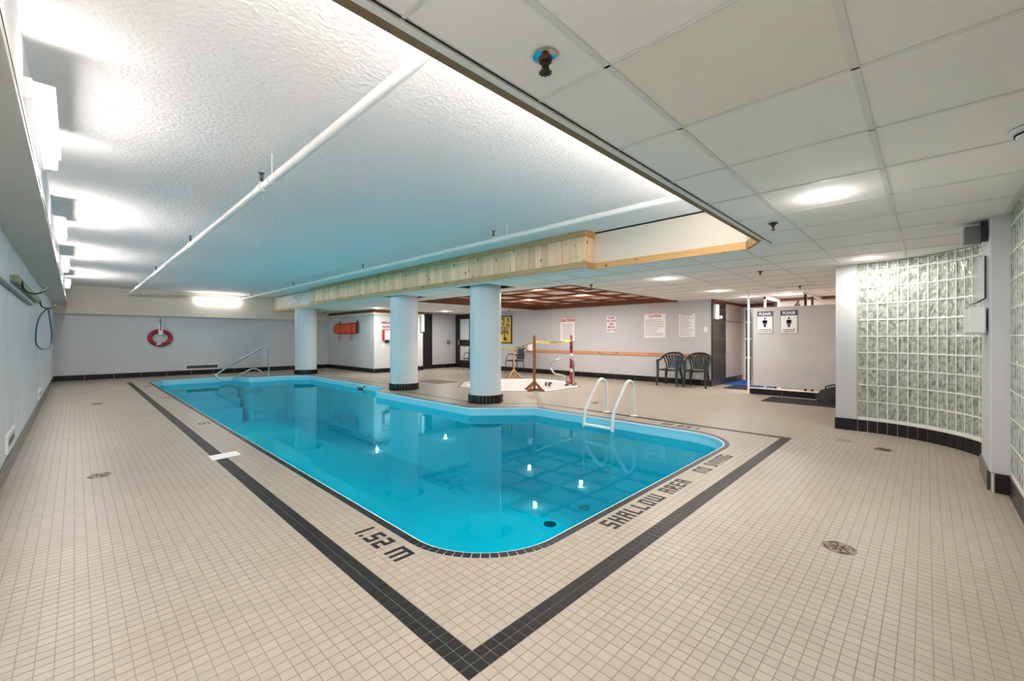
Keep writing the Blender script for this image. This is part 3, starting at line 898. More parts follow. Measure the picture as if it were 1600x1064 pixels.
# mortar
mb = MB(); edges = [(.634, None)]
def arc_pts(r):
    out = [(GC.x + r, .634), (GC.x + r, .536)]
    out += [(GC.x + r * math.cos(a0 - k * da), GC.y + r * math.sin(a0 - k * da)) for k in range(1, 15)]
    return out
ai, ao = arc_pts(GR), arc_pts(GR + .07)
for r_ in range(10):
    z = Z0 + r_ * ROW
    for i in range(len(ai) - 1):
        mb.add([(ai[i][0], ai[i][1], z - .0055), (ai[i + 1][0], ai[i + 1][1], z - .0055), (ao[i + 1][0], ao[i + 1][1], z - .0055), (ao[i][0], ao[i][1], z - .0055),
                (ai[i][0], ai[i][1], z + .0055), (ai[i + 1][0], ai[i + 1][1], z + .0055), (ao[i + 1][0], ao[i + 1][1], z + .0055), (ao[i][0], ao[i][1], z + .0055)],
               [(0, 1, 2, 3), (4, 7, 6, 5), (0, 4, 5, 1), (2, 6, 7, 3), (1, 5, 6, 2), (0, 3, 7, 4)])
for i in range(len(ai)):
    ux, uy = ao[i][0] - ai[i][0], ao[i][1] - ai[i][1]; l = math.hypot(ux, uy); px_, py_ = -uy / l * .0045, ux / l * .0045
    (x0, y0), (x1, y1) = ai[i], ao[i]
    mb.prism([(x0 - px_, y0 - py_), (x0 + px_, y0 + py_), (x1 + px_, y1 + py_), (x1 - px_, y1 - py_)], Z0, ZC + .01)
mb.build('mortar_joints', MAT['mortar'], gw)
# sill and base tiles below
bi, bo_ = arc_pts(GR - .004), arc_pts(GR + .06)
mb = MB()
for i in range(len(bi) - 1):
    mb.prism([bi[i], bi[i + 1], bo_[i + 1], bo_[i]], .150, Z0 - .005)
mb.build('sill', MAT['mortar'], gw)
bi2 = arc_pts(GR - .012); bi3 = arc_pts(GR - .006)
mb = MB()
for i in range(len(bi3) - 1): mb.prism([bi3[i], bi3[i + 1], bo_[i + 1], bo_[i]], 0, .150)
mb.build('grout_bed', MAT['grout_light'], gw)
for i in range(len(bi2) - 1):
    a, b = Vector(bi2[i]), Vector(bi2[i + 1]); u = (b - a).normalized(); a2, b2 = a + u * .003, b - u * .003
    c, d = Vector(bo_[i + 1]), Vector(bo_[i])
    MB().prism([tuple(a2), tuple(b2), tuple(c), tuple(d)], .002, .149).build('base_tile', MAT['black_tile'], gw)
# plastered end of the glass wall
we2 = struct(MB().box((GC.x + GR, .634, 0), (7.4, .862, ZC + .2)), 'wall_glass_end', MAT['wall_long'])
MB().box((GC.x + GR - .012, .637, .002), (GC.x + GR, .87, .149)).build('base_tile', MAT['black_tile'], we2)
# backing of the room behind the glass blocks
struct(MB().box((8.3, YR - .9, 0), (8.4, .80, ZC + .2)), 'wall_behind_glass', MAT['soffit'])
struct(MB().box((5.0, -1.6, 0), (8.4, -1.5, ZC + .2)), 'wall_behind_glass', MAT['soffit'])
struct(MB().box((XL, -1.6, -.1), (8.4, YR - .12, 0)), 'floor_behind_glass', MAT['grout'])
mb = MB(); mb.box((-.6, -1.6, ZC + .03), (8.4, .8, ZC + .05))
# right wall: glass blocks then pillar
gr = thing('wall_right', (2.5, YR, 0), None, None); gr['kind'] = 'structure'
x = 4.965
rblk = []
k = 0
while x - BWD > XL:
    rblk.append(x - BWD / 2); x -= BWD
blkr = MB()
def pillow_y(mb, w2, h2, d):
    i = .011
    fr = [(-w2, -h2), (w2, -h2), (w2, h2), (-w2, h2)]; ir = [(-w2 + i, -h2 + i), (w2 - i, -h2 + i), (w2 - i, h2 - i), (-w2 + i, h2 - i)]
    vs = [(a, 0, b) for a, b in fr] + [(a, -.006, b) for a, b in ir] + [(a, -d, b) for a, b in fr]
    fs = [(0, 4, 5, 1)[::-1], (1, 5, 6, 2)[::-1], (2, 6, 7, 3)[::-1], (3, 7, 4, 0)[::-1], (4, 7, 6, 5), (8, 9, 10, 11)]
    fs += [(0, 1, 9, 8)[::-1], (1, 2, 10, 9)[::-1], (2, 3, 11, 10)[::-1], (3, 0, 8, 11)[::-1]]
    mb.add(vs, [f[::-1] for f in fs])
pillow_y(blkr, w2, h2, .075); blkr_mesh = blkr.mesh('glass_block', MAT['glass_block'])
topr = MB(); pillow_y(topr, w2, .047, .075); topr_mesh = topr.mesh('cut_glass_block', MAT['glass_block'])
restg = MB()
for q, xc in enumerate(rblk):
    for r_ in range(10):
        zc = Z0 + (r_ + .5) * ROW if r_ < 9 else Z0 + 9 * ROW + .05
        if q < 7: put(blkr_mesh if r_ < 9 else topr_mesh, 'glass_block' if r_ < 9 else 'cut_glass_block', gr, (xc, YR, zc))
        else:
            hh = h2 if r_ < 9 else .047
            restg.box((xc - w2, YR - .075, zc - hh), (xc + w2, YR - .002, zc + hh))
o = restg.build('glass_blocks', MAT['glass_block'], gr); o['kind'] = 'stuff'
mb = MB()
for r_ in range(10): mb.box((XL, YR - .07, Z0 + r_ * ROW - .0055), (4.97, YR, Z0 + r_ * ROW + .0055))
xx = 4.965
while xx > XL: mb.box((xx - .0045, YR - .07, Z0), (xx + .0045, YR, ZC)); xx -= BWD
mb.build('mortar_joints', MAT['mortar'], gr)
MB().box((XL, YR - .1, 0), (4.97, YR - .001, Z0 - .006)).build('curb', MAT['mortar'], gr)
base_run((XL, YR), (4.97, YR), (0, 1), H_B, gr, MAT['black_tile'], L=.60)
# pillar
pl = struct(MB().box((5.0, -.80, 0), (5.72, -.362, ZC + .05)), 'wall_pillar', MAT['wall'])
MB().prism([(4.985, -.47), (5.0, -.365), (5.02, -.358), (5.72, -.358), (5.72, -.8), (4.985, -.8)], 0, ZC + .02).build('pillar_face', MAT['wall_long'], pl)
MB().box((5.05, -.358, 0), (5.72, -.344, .149)).build('base_tile', MAT['brown_tile'], pl)
MB().prism([(4.972, -.375), (5.045, -.346), (5.045, -.36), (5.0, -.38)], .002, .149).build('base_tile', MAT['black_tile'], pl)
MB().prism([(4.958, -.46), (4.970, -.379), (5.0, -.385), (5.0, -.46)], .002, .149).build('base_tile', MAT['black_tile'], pl)
MB().prism([(4.965, -.47), (4.975, -.372), (5.05, -.349), (5.05, -.47)], 0, .147).build('grout_bed', MAT['grout_light'], pl)
# rear walls behind the camera corner
struct(MB().box((-.6, YR - .3, ZC + .03), (8.4, YR, ZH)), 'wall_right_upper', MAT['soffit'])

# ------------------------------------------------------------ columns
def column(x, y, r, rb, label):
    c = thing('round_column', (x, y, 0), label, 'column', 'round columns beside the pool')
    MB().cyl((x, y), r, .12, ZH - .01, 48).build('shaft', MAT['column'], c, smooth=True)
    MB().cyl((x, y), rb - .005, 0, .148, 48).build('grout_bed', MAT['grout_light'], c, smooth=True)
    n_ = 32; w = 2 * PI * rb / n_ / 2 - .003
    tm = MB().box((rb - .010, -w, .001), (rb, w, .15)).mesh('base_tile', MAT['black_tile'])
    for k in range(n_): put(tm, 'base_tile', c, (x, y, 0), 2 * PI * k / n_)
    return c
column(5.405, 5.96, .292, .328, 'round grey column nearest the ladder, beside the hot tub, with a black tiled foot')
column(5.395, 8.79, .315, .34, 'middle round grey column, beside the black door, with a black tiled foot')
column(5.385, 14.85, .330, .355, 'round grey column at the far end by the stainless handrail, with a black tiled foot')

# thin conduit by the middle column and electric box
t = thing('electrical_box', (8.95, 13.40, 1.41), 'white wall box with conduit beside the black steel door', 'electrical box')
MB().box((8.92, 13.34, 1.42), (9.05, 13.415, 2.07)).build('cover', MAT['white'], t, bevel=.01)
MB().tube([(9.02, 13.38, 2.07), (9.02, 13.38, 2.14)], .014, 8).build('conduit', MAT['white'], t)

# ------------------------------------------------------------ coffer
cf = thing('ceiling_coffer', (8.6, 7.1, ZC), None, None); cf['kind'] = 'structure'
ZP = ZC + .13
X0c, X1c, Y0c, Y1c = 6.24, 10.95, 4.60, 9.55
MB().box((X0c, Y0c, ZP), (X1c, Y1c, ZP + .02)).build('panel', MAT['coffer_panel'], cf)
for lo, hi in (((X0c, Y0c, ZC - .01), (X0c + .03, Y1c, ZP)), ((X1c - .03, Y0c, ZC - .01), (X1c, Y1c, ZP)), ((X0c, Y0c, ZC - .01), (X1c, Y0c + .03, ZP)), ((X0c, Y1c - .03, ZC - .01), (X1c, Y1c, ZP))):
    MB().box(lo, hi).build('side_board', MAT['coffer'], cf)
for x in (6.68, 7.58, 8.48, 9.38, 10.28): MB().box((x - .025, Y0c, ZP - .04), (x + .025, Y1c, ZP)).build('lattice_bar', MAT['coffer'], cf)
for y in (5.03, 5.78, 6.68, 7.58, 8.48, 9.1): MB().box((X0c, y - .025, ZP - .045), (X1c, y + .025, ZP)).build('lattice_bar', MAT['coffer'], cf)
for (x, y) in ((6.47, 4.85), (7.1, 8.8), (8.0, 5.4)): MB().box((x - .07, y - .07, ZP - .012), (x + .07, y + .07, ZP)).build('vent', MAT['dark'], cf)

# ------------------------------------------------------------ lights
def add_lamp(name, loc, power, size, col, rot=(0, 0, 0), parent=None, size_y=None, spread=PI):
    d = bpy.data.lights.new(name, 'AREA'); d.energy = power; d.color = col; d.size = size; d.spread = spread
    if size_y: d.shape = 'RECTANGLE'; d.size_y = size_y
    else: d.shape = 'DISK'
    o = bpy.data.objects.new(name, d); COL.objects.link(o)
    if parent: o.parent = parent; o.location = Vector(loc) - org(parent)
    else: o.location = loc
    o.rotation_euler = rot
    return o
def downlight(x, y, z, label, power=LAMP_W):
    t = thing('recessed_light', (x, y, z), label, 'ceiling light', 'recessed ceiling lights')
    MB().lathe((x, y, z), [(.044, -.001), (.046, -.006), (.062, -.005), (.066, .0)], 24, False).build('trim_ring', MAT['white'], t, smooth=True)
    MB().cyl((x, y), .044, z - .004, z - .001, 20).build('lens', MAT['lens_lamp'], t)
    add_lamp('lamp', (x, y, z - .012), power, .09, WARM, parent=t)
    d = bpy.data.lights.new('ceiling_fill', 'POINT'); d.energy = power * .08; d.color = WARM; d.shadow_soft_size = .045  # added point lamp, brightens the ceiling around each recessed light
    o = bpy.data.objects.new('ceiling_fill', d); COL.objects.link(o); o.parent = t; o.location = (0, 0, -.09)
for x, y, lab in ((3.51, .49, 'small recessed ceiling light above the deck, in front of the curved glass blocks'),
                  (6.63, .50, 'recessed ceiling light just above the curved glass block wall'),
                  (6.66, 3.02, 'recessed ceiling light between the raised bay corner and the green chairs'),
                  (9.14, 3.04, 'recessed ceiling light just in front of the dark tiled wall end'),
                  (10.9, 2.95, 'recessed ceiling light beside the top of the white stall post'),
                  (10.9, 2.16, 'recessed ceiling light above the stall panel, behind it'),
                  (6.75, 12.6, 'recessed ceiling light in front of the emergency telephone sign'),
                  (9.30, 12.4, 'recessed ceiling light between the two black doors')):
    downlight(x, y, ZC, lab, LAMP_W * (.5 if (x, y) == (6.63, .50) else 1.25 if y > 12 else 1))
for x, y, lab in ((7.13, 6.23, 'recessed light in the wood coffer, one nearest the pool ladder'), (8.93, 6.26, 'recessed light in the wood coffer above the chrome tub rail'),
                  (8.98, 8.06, 'recessed light in the wood coffer, toward the painting')):
    downlight(x, y, ZP - .003, lab, LAMP_W * 1.4)
for x, y in ((.40, .49),): downlight(x, y, ZC, 'recessed ceiling light directly above the corner of the near deck')
downlight(7.6, -.4, ZC, 'unseen ceiling light added to light the curved glass blocks from behind', 22)  # added lamp, shines through the glass blocks from the room behind

def fixture(F, L, name, label, hood=True, group=None, dim=False):
    """strip light; F(a along, b up, c out)"""
    t = thing(name, tuple(F(0, 0, 0)), label, 'light fixture', group)
    MB().fbox(F, (-L / 2, -.045, 0), (L / 2, .055, .030)).build('housing', MAT['white'], t)
    if hood: MB().fbox(F, (-L / 2 + .02, .041, .028), (L / 2 - .02, .052, .108)).build('hood', MAT['white'], t)
    if hood:
        MB().fbox(F, (-L / 2 + .02, -.030, .085), (L / 2 - .02, .040, .092)).build('diffuser_front', MAT['lens_front_dim' if dim else 'lens_front'], t)
        MB().fbox(F, (-L / 2 + .02, -.036, .03), (L / 2 - .02, -.031, .088)).build('lens', MAT['lens'], t)
        for s in (-1, 1): MB().fbox(F, (s * (L / 2 - .02) - .003, -.028, .034), (s * (L / 2 - .02) + .003, .036, .082)).build('diffuser_end', MAT['lens_end'], t)
    else:
        MB().fbox(F, (-L / 2 + .02, -.042, .03), (L / 2 - .02, .039, .09)).build('lens', MAT['lens_hidden'], t)
    return t
for yc, lab in ((3.72, 'wall strip light high on the pool side wall, largest and nearest'), (7.0, 'wall strip light above the hook rack, second along the ledge'),
                (10.3, 'wall strip light along the ledge, third of four'), (13.7, 'wall strip light along the ledge, beside the cream beam')):
    F = frame((-.175, yc, 2.40), (0, 1, 0), (0, 0, 1), (1, 0, 0))
    fixture(F, 1.25, 'strip_light', lab, group='strip lights along the ledge', dim=yc < 5)
F = frame((3.34, 16.9, 2.40), (1, 0, 0), (0, 0, 1), (0, -1, 0))
t = thing('tube_light', (3.34, 16.9, 2.40), 'bare glowing tube light on the cream beam above the pool far end', 'light fixture')
MB().fbox(F, (-.62, -.035, 0), (.62, .035, .03)).build('housing', MAT['white'], t)
MB().fbox(F, (-.61, -.033, .03), (.61, .033, .055)).build('lens', MAT['lens_tube'], t)
# the same strip lights on the faces of the bay that look away from the camera
for xc, w_ in ((.40, 'near the side wall'), (1.6, 'beside the first pipe'), (2.8, 'between the pipes'), (4.0, 'by the wooden corner')):
    F = frame((xc, 1.175, 2.36), (-1, 0, 0), (0, 0, 1), (0, 1, 0))
    fixture(F, 1.0, 'strip_light', 'strip light hidden behind the ceiling drop ' + w_, False, group='hidden strip lights')

# added underwater fill lamps to brighten the water, on walls facing away from the camera
for (x, y, rz, k) in ((3.5, 1.62, 0, .1), (1.43, 4.2, -PI / 2, .2), (1.43, 6.6, -PI / 2, 1.8), (1.43, 9.6, -PI / 2, 2.0), (1.43, 12.8, -PI / 2, 1.5)):
    F = frame((x, y, -.55), (math.cos(rz), math.sin(rz), 0), (0, 0, 1), (-math.sin(rz), math.cos(rz), 0))
    ring = MB().tube([F(.13 * math.cos(a * PI / 10), .13 * math.sin(a * PI / 10), .004) for a in range(20)], .012, 6, True).build('pool_fill_light', MAT['chrome'], pool)
    add_lamp('lamp', F(0, 0, .03), POOL_W * k, .24, (.85, 1.0, 1.0), rot=(PI / 2, 0, rz), parent=ring)

# ------------------------------------------------------------ sprinkler pipes and heads
def upright(mb, x, y, z):
    mb.cyl((x, y), .012, z, z + .03, 8); mb.tube([(x, y, z + .03), (x, y, z + .075)], .005, 6)
    mb.tube([(x - .012, y, z + .03), (x - .014, y, z + .06), (x, y, z + .075), (x + .014, y, z + .06), (x + .012, y, z + .03)], .003, 5)
    mb.cyl((x, y), .024, z + .075, z + .079, 12)
def pipe(x, z, y1, heads, hang, label, r=.03, extra=None):
    t = thing('sprinkler_pipe', (x, 9, z), label, 'pipe', 'white sprinkler pipes under the high ceiling')
    MB().tube([(x, 1.18, z), (x, y1, z)], r, 16).build('pipe', MAT['white'], t, smooth=True)
    for y in heads:
        MB().cyl((x, y), .019, z + r - .008, z + r + .018, 12).build('fitting', MAT['white'], t)
        MB().tube([(x, y - .05, z), (x, y + .05, z)], r + .006, 16).build('coupling', MAT['white'], t, smooth=True)
        m = MB(); upright(m, x, y, z + r + .015); m.build('upright_head', MAT['bronze'], t)
    for y in hang:
        m = MB(); m.tube([(x, y, z + r), (x, y, ZH)], .0045, 6); m.tube([(x + (r + .003) * math.cos(a * PI / 8), y, z + (r + .003) * math.sin(a * PI / 8)) for a in range(16)], .003, 5, True)
        m.build('hanger_rod', MAT['white'], t)
    return t
pipe(1.085, 2.45, 16.88, (3.97, 7.1, 10.6, 14.2), (3.70, 6.7, 10.2, 13.8), 'white sprinkler pipe running over the middle of the pool ceiling')
p2 = pipe(3.86, 2.49, 16.3, (4.10, 7.75, 11.5, 15.2), (3.85, 7.5, 11.25, 14.95), 'white sprinkler pipe running close along the pine bulkhead')
MB().tube([(2.3, 16.84, 2.56), (3.86, 16.84, 2.52), (3.86, 16.3, 2.49)], .028, 12).build('branch_pipe', MAT['white'], p2, smooth=True)

def pendent(x, y, z, label, r=.035):
    t = thing('ceiling_sprinkler', (x, y, z), label, 'sprinkler', 'ceiling sprinkler heads')
    MB().lathe((x, y, z), [(r, 0), (r * 1.02, -.003), (r * .7, -.008)], 20).build('escutcheon', MAT['chrome'] if r > .036 else MAT['bronze'], t, smooth=True)
    m = MB(); m.cyl((x, y), r * .5, z - .02, z - .006, 12, r * .62); m.cyl((x, y), r * .30, z - .036, z - .02, 10)
    for s in (-1, 1): m.tube([(x + s * r * .32, y, z - .02), (x + s * r * .36, y, z - .04), (x + s * .004, y, z - .053)], .0035, 6)
    m.build('frame', MAT['bronze'], t)
    m = MB(); m.cyl((x, y), r * .42, z - .057, z - .053, 14)
    for k in range(10): a = k * PI / 5; m.fbox(frame((x, y, z - .056), (math.cos(a), math.sin(a), 0), (-math.sin(a), math.cos(a), 0), (0, 0, 1)), (r * .38, -.003, 0), (r * .55, .003, .002))
    m.build('deflector', MAT['bronze'], t)
for x, y, lab, r in ((1.106, .92, 'large bronze sprinkler head in a chrome cup, close above the deck', .042), (4.04, .91, 'bronze sprinkler head near the wooden corner of the raised bay', .036),
                  (6.83, 1.70, 'bronze sprinkler head on the ceiling tiles in front of the stall', .036), (6.45, 4.30, 'bronze sprinkler head by the near corner of the wood coffer', .036),
                  (10.6, 4.55, 'bronze sprinkler head by the coffer corner against the sign wall', .036), (6.20, 8.95, 'bronze sprinkler head between the columns beside the wood coffer', .036),
                  (9.27, 1.66, 'bronze sprinkler head hanging from the black ceiling slot', .036), (6.4, 15.9, 'bronze sprinkler head above the orange backboard', .036),
                  (10.43, 10.3, 'bronze sprinkler head above the framed painting', .036)):
    pendent(x, y, ZC, lab, r)
t = thing('smoke_detector', (3.0, -.33, ZC), 'white round ceiling detector with black slots, cut by the picture edge', 'smoke detector')
MB().lathe((3.02, -.36, ZC), [(.085, 0), (.085, -.012), (.07, -.018), (.066, -.035), (.045, -.045), (0.001, -.046)], 28).build('body', MAT['white_plastic'], t, smooth=True)
MB().lathe((3.02, -.36, ZC - .021), [(.072, 0), (.072, -.008)], 28).build('slot', MAT['dark'], t)

# ------------------------------------------------------------ things on the left and back walls
t = thing('hook_rack', (XL, 7.6, 1.70), 'olive batten with two black hooks on the pale wall', 'hook rack')
F = frame((XL, 8.1, 1.72), (0, 1, 0), (0, 0, 1), (1, 0, 0))
MB().fbox(F, (-2.0, .0, .02), (1.55, .07, .055)).build('batten', MAT['olive'], t, bevel=.004)
MB().fbox(F, (-2.04, .005, .0), (-1.93, .065, .022)).build('bracket', MAT['grille'], t)
for a in (-1.75, 1.35):
    P_ = smooth_path([F(a, .04, .055), F(a + .02, -.05, .075), F(a + .10, -.075, .14), F(a + .2, -.03, .20), F(a + .25, .01, .22)], 5)
    MB().tube(P_, .009, 8).build('hook', MAT['black'], t, smooth=True)
t = MB(); t.tube([(XL + .02, 3.2, 1.66), (XL + .02, 8.3, 1.635)], .017, 10); o = t.build('shadow_bar', MAT['grille'], smooth=True); tag(o, 'grey bar standing in for the shadow on the pale wall below the olive batten', 'shadow_bar')  # grey tube stands in for the cast shadow below the batten
cx0, cy0 = -.36, 9.55
P_ = smooth_path([(-.29, 9.58, 1.655), (-.36, 9.25, 1.5), (-.385, 9.05, 1.28), (-.38, 9.1, 1.10), (-.33, 9.5, 1.03), (-.27, 10.0, 1.08), (-.26, 10.1, 1.25), (-.27, 9.9, 1.45), (-.285, 9.66, 1.65)], 6)
o = MB().tube(P_, .010, 8).build('cord_loop', MAT['cord'], smooth=True); tag(o, 'loop of blue cord hanging from the rack hook', 'cord')

def vent(F, w, h, label, name='wall_vent', slats=4):
    t = thing(name, tuple(F(0, 0, 0)), label, 'vent', 'wall vents near the floor')
    b = .042
    m = MB(); m.fbox(F, (0, 0, 0), (w, b, .018)); m.fbox(F, (0, h - b, 0), (w, h, .018)); m.fbox(F, (0, b, 0), (b, h - b, .018)); m.fbox(F, (w - b, b, 0), (w, h - b, .018))
    m.build('frame', MAT['white'], t); MB().fbox(F, (b, b, 0), (w - b, h - b, .003)).build('backing', MAT['dark'], t)
    for k in range(slats):
        z = b + (h - 2 * b) * (k + .5) / slats
        MB().fbox(F, (b, z - .006, .002), (w - b, z + .003, .014)).build('slat', MAT['grille'], t)
vent(frame((2.47, YB, .155), (1, 0, 0), (0, 0, 1), (0, -1, 0)), .93, .185, 'long white framed vent low on the far grey wall')
vent(frame((XL, 6.35, .19), (0, -1, 0), (0, 0, 1), (1, 0, 0)), .66, .16, 'white framed vent low on the side wall, nearest one')
vent(frame((XL, 11.0, .19), (0, -1, 0), (0, 0, 1), (1, 0, 0)), .66, .14, 'small dark vent low on the side wall, toward the far corner')
o = MB().lathe((XL + .02, 15.0, .30), [(.001, 0), (.03, .02), (.03, .05), (.001, .06)], 12).build('wall_button', MAT['white_plastic'], smooth=True); tag(o, 'small pale knob low on the side wall near the far corner', 'knob')

t = thing('life_ring', (1.85, YB - .06, 1.22), 'red ring buoy hanging on the far grey wall', 'life ring')
P_ = [(1.85 + .245 * math.cos(a * PI / 20), YB - .075, 1.20 + .215 * math.sin(a * PI / 20)) for a in range(40)]
MB().tube(P_, .058, 14, True).build('ring', MAT['red'], t, smooth=True)
P_ = smooth_path([(1.85 + .315 * math.cos(a), YB - .03, 1.17 + .285 * math.sin(a)) for a in [PI * .9 + k * PI * 1.2 / 10 for k in range(11)]], 3)
MB().tube(P_, .007, 6).build('rope', MAT['rope'], t, smooth=True)
MB().fbox(frame((1.75, YB - .11, .965), (1, -.0, .25), (0, 0, 1), (0, -1, 0)), (0, 0, .03), (.11, .06, .04)).build('sticker', MAT['sign_pink'], t)
t = thing('ring_bracket', (1.85, YB, 1.42), 'white hanger bracket and black hook holding the red ring', 'bracket')
m = MB(); m.fbox(frame((1.85, YB - .005, 1.30), (1, 0, 0), (0, 0, 1), (0, -1, 0)), (-.06, .0, .0), (.07, .34, .02)); m.fbox(frame((1.85, YB - .02, 1.29), (1, 0, 0), (0, 0, 1), (0, -1, 0)), (-.05, .0, .0), (.06, .22, .12))
m.build('plate', MAT['white'], t, bevel=.01)
MB().tube([(1.85, YB - .145, 1.42), (1.855, YB - .145, 1.60), (1.857, YB - .01, 1.72), (1.857, YB - .01, 1.80)], .010, 6).build('hook', MAT['black'], t)

# stainless handrail at the far steps
t = thing('handrail', (4.15, 14.72, 0), 'stainless steel looped handrail over the far pool steps', 'handrail')
pts = [(4.23, 14.75, 0), (4.22, 14.74, .70), (4.08, 14.72, .875), (3.9, 14.71, .80), (2.93, 14.7, .20), (2.88, 14.7, .05), (3.03, 14.7, -.07), (3.25, 14.7, -.03), (3.72, 14.7, .24), (3.92, 14.72, .22), (4.04, 14.75, .12), (4.05, 14.75, 0)]
MB().tube(smooth_path(pts, 5), .024, 12).build('tube', MAT['chrome'], t, smooth=True)
for p in ((4.23, 14.75), (4.05, 14.75)): MB().lathe((p[0], p[1], 0), [(.055, .0), (.055, .008), (.028, .018)], 16).build('flange', MAT['chrome'], t)

# pool ladder
t = thing('pool_ladder', (5.7, 3.46, 0), 'white tubular pool ladder on the far edge of the pool', 'ladder')
for (yy, lab) in ((3.70, 0), (3.215, 1)):
    pts = [(5.99, yy, 0), (5.99, yy, .36), (5.965, yy, .48), (5.86, yy, .545), (5.76, yy, .52), (5.66, yy, .42), (5.46, yy, .20), (5.39, yy, .09), (5.365, yy, -.02), (5.36, yy, -.14), (5.36, yy, -.75), (5.40, yy, -.80)]
    MB().tube(smooth_path(pts, 5), .0235, 12).build('rail', MAT['white_plastic'], t, smooth=True)
    MB().lathe((5.99, yy, 0), [(.058, 0), (.058, .008), (.030, .02)], 18).build('flange', MAT['white_plastic'], t)
for z in (-.10, -.36, -.62): MB().box((5.325, 3.215, z - .015), (5.40, 3.70, z + .012)).build('tread', MAT['white_plastic'], t, bevel=.006)

# ------------------------------------------------------------ floor drains, paper, mats
def drain(x, y, label, r=.082):
    t = thing('floor_drain', (x, y, 0), label, 'drain', 'round floor drains')
    MB().cyl((x, y), r, -.001, .0020, 28).build('rim', MAT['drain'], t)
    m = MB()
    for k in range(8):
        a = k * PI / 4 + .3
        m.fbox(frame((x, y, .002), (math.cos(a), math.sin(a), 0), (-math.sin(a), math.cos(a), 0), (0, 0, 1)), (r * .15, -.004, 0), (r * .62, .004, .0008))
    for k in range(4):
        a = k * PI / 2 + .1
        m.tube([(x + r * .82 * math.cos(a + q * .12), y + r * .82 * math.sin(a + q * .12), .0022) for q in range(8)], .003, 4)
    m.build('slots', MAT['dark'], t)
for x, y, lab in ((3.05, .358, 'bronze floor drain in the open near deck, the largest one'), (6.057, .332, 'bronze floor drain before the curved glass block wall'),
                  (.148, 5.17, 'round floor drain on the side deck, nearest of that row'), (.284, 10.8, 'round floor drain on the side deck, middle of that row'),
                  (.298, 15.99, 'round floor drain in the far corner of the side deck'), (6.695, 4.376, 'dark floor drain between the ladder and the hot tub'), (6.213, 15.7, 'dark floor drain below the orange backboard')):
    drain(x, y, lab)
o = MB().cyl((6.286, .689), .075, -.001, .0012, 24).build('cleanout_cover', MAT['grout']); tag(o, 'flat beige cleanout cover by the end of the glass block wall', 'cover')
m = MB(); m.add([(.937, 4.985, .003), (1.184, 5.02, .003), (1.19, 5.225, .003), (.941, 5.205, .003), (.937, 4.985, .0045), (1.184, 5.02, .012), (1.19, 5.225, .006), (.941, 5.205, .0045)],
                [(0, 3, 2, 1), (4, 5, 6, 7), (0, 1, 5, 4), (1, 2, 6, 5), (2, 3, 7, 6), (3, 0, 4, 7)])
o = m.build('paper_sheet', MAT['paper']); tag(o, 'white paper sheet taped over the black deck band', 'paper')
o = MB().box((6.6, 9.1, .001), (7.25, 10.1, .006)).build('floor_mat', MAT['mat_brown']); tag(o, 'grey-brown mat flat on the deck beside the middle column', 'mat')
o = MB().box((9.09, 1.10, .001), (9.86, 2.25, .012)).build('floor_mat', MAT['mat_black'], bevel=.004); tag(o, 'black rubber mat in front of the stall panel', 'mat')
o = MB().box((10.76, 2.90, .001), (11.6, 3.46, .012)).build('floor_mat', MAT['mat_black']); tag(o, 'black mat at the shower entry before the blue mat', 'mat')
o = MB().box((11.62, 2.64, .001), (13.1, 3.72, .014)).build('floor_mat', MAT['mat_blue']); tag(o, 'bright blue mat on the shower room floor', 'mat')

# ------------------------------------------------------------ hot tub
t = thing('hot_tub', (TUB_C.x, TUB_C.y, -1), 'white sunken hot tub with an eight-sided kerb, closed off by posts', 'hot tub')
m = MB(); m.lathe((TUB_C.x, TUB_C.y, 0), [(1.335, .004), (1.30, -.02), (1.24, -.40), (.85, -.42), (.80, -.9), (.001, -.92)], 56, False); m.build('shell', MAT['tub'], t, smooth=True)
ri = [(TUB_C.x + 1.335 * math.cos(a * PI / 28), TUB_C.y + 1.335 * math.sin(a * PI / 28)) for a in range(56)]
fill_with_holes('deck_ring', [Vector(p) for p in offset(TUB, .04)], [[Vector(p) for p in ri]], .003, MAT['tub'], t)
inn_ = offset(TUB, .04); m = MB()
for i in range(8):
    j = (i + 1) % 8
    MB().prism([tuple(TUB[i]), tuple(TUB[j]), tuple(inn_[j]), tuple(inn_[i])], -.01, .006).build('kerb_strip', M_plain('kerb_grey', (120, 108, 100), .5) if i == 0 else bpy.data.materials['kerb_grey'], t)
a_ = math.radians(2)
F = frame((TUB_C.x + 1.262 * math.cos(a_), TUB_C.y + 1.262 * math.sin(a_), -.105), (0, -1, 0), (0.06, 0, 1), (-1, 0, 0))
text('0 8"', .15, MAT['black'], t, F, .004, bold=.006)
# chrome rail
u = Vector((-.524, .852))
def tr(s, z): return (8.72 + u.x * s, 6.38 + u.y * s, z)
rt = thing('grab_rail', (8.72, 6.38, 0), 'chrome bent grab rail at the edge of the hot tub', 'handrail')
pts = [tr(-.038, 0), tr(-.034, .55), tr(0.0, .68), tr(.10, .735), tr(.2, .70), tr(.45, .60), tr(.54, .50), tr(.52, .40), tr(.42, .29), tr(.25, .265), tr(.17, .2), tr(.14, .0)]
MB().tube(smooth_path(pts, 4), .026, 10).build('tube', MAT['chrome'], rt, smooth=True)
for s_ in (-.038, .14): p = tr(s_, 0); MB().lathe((p[0], p[1], 0), [(.06, 0), (.06, .012), (.03, .03)], 14).build('flange', MAT['bronze'], rt)

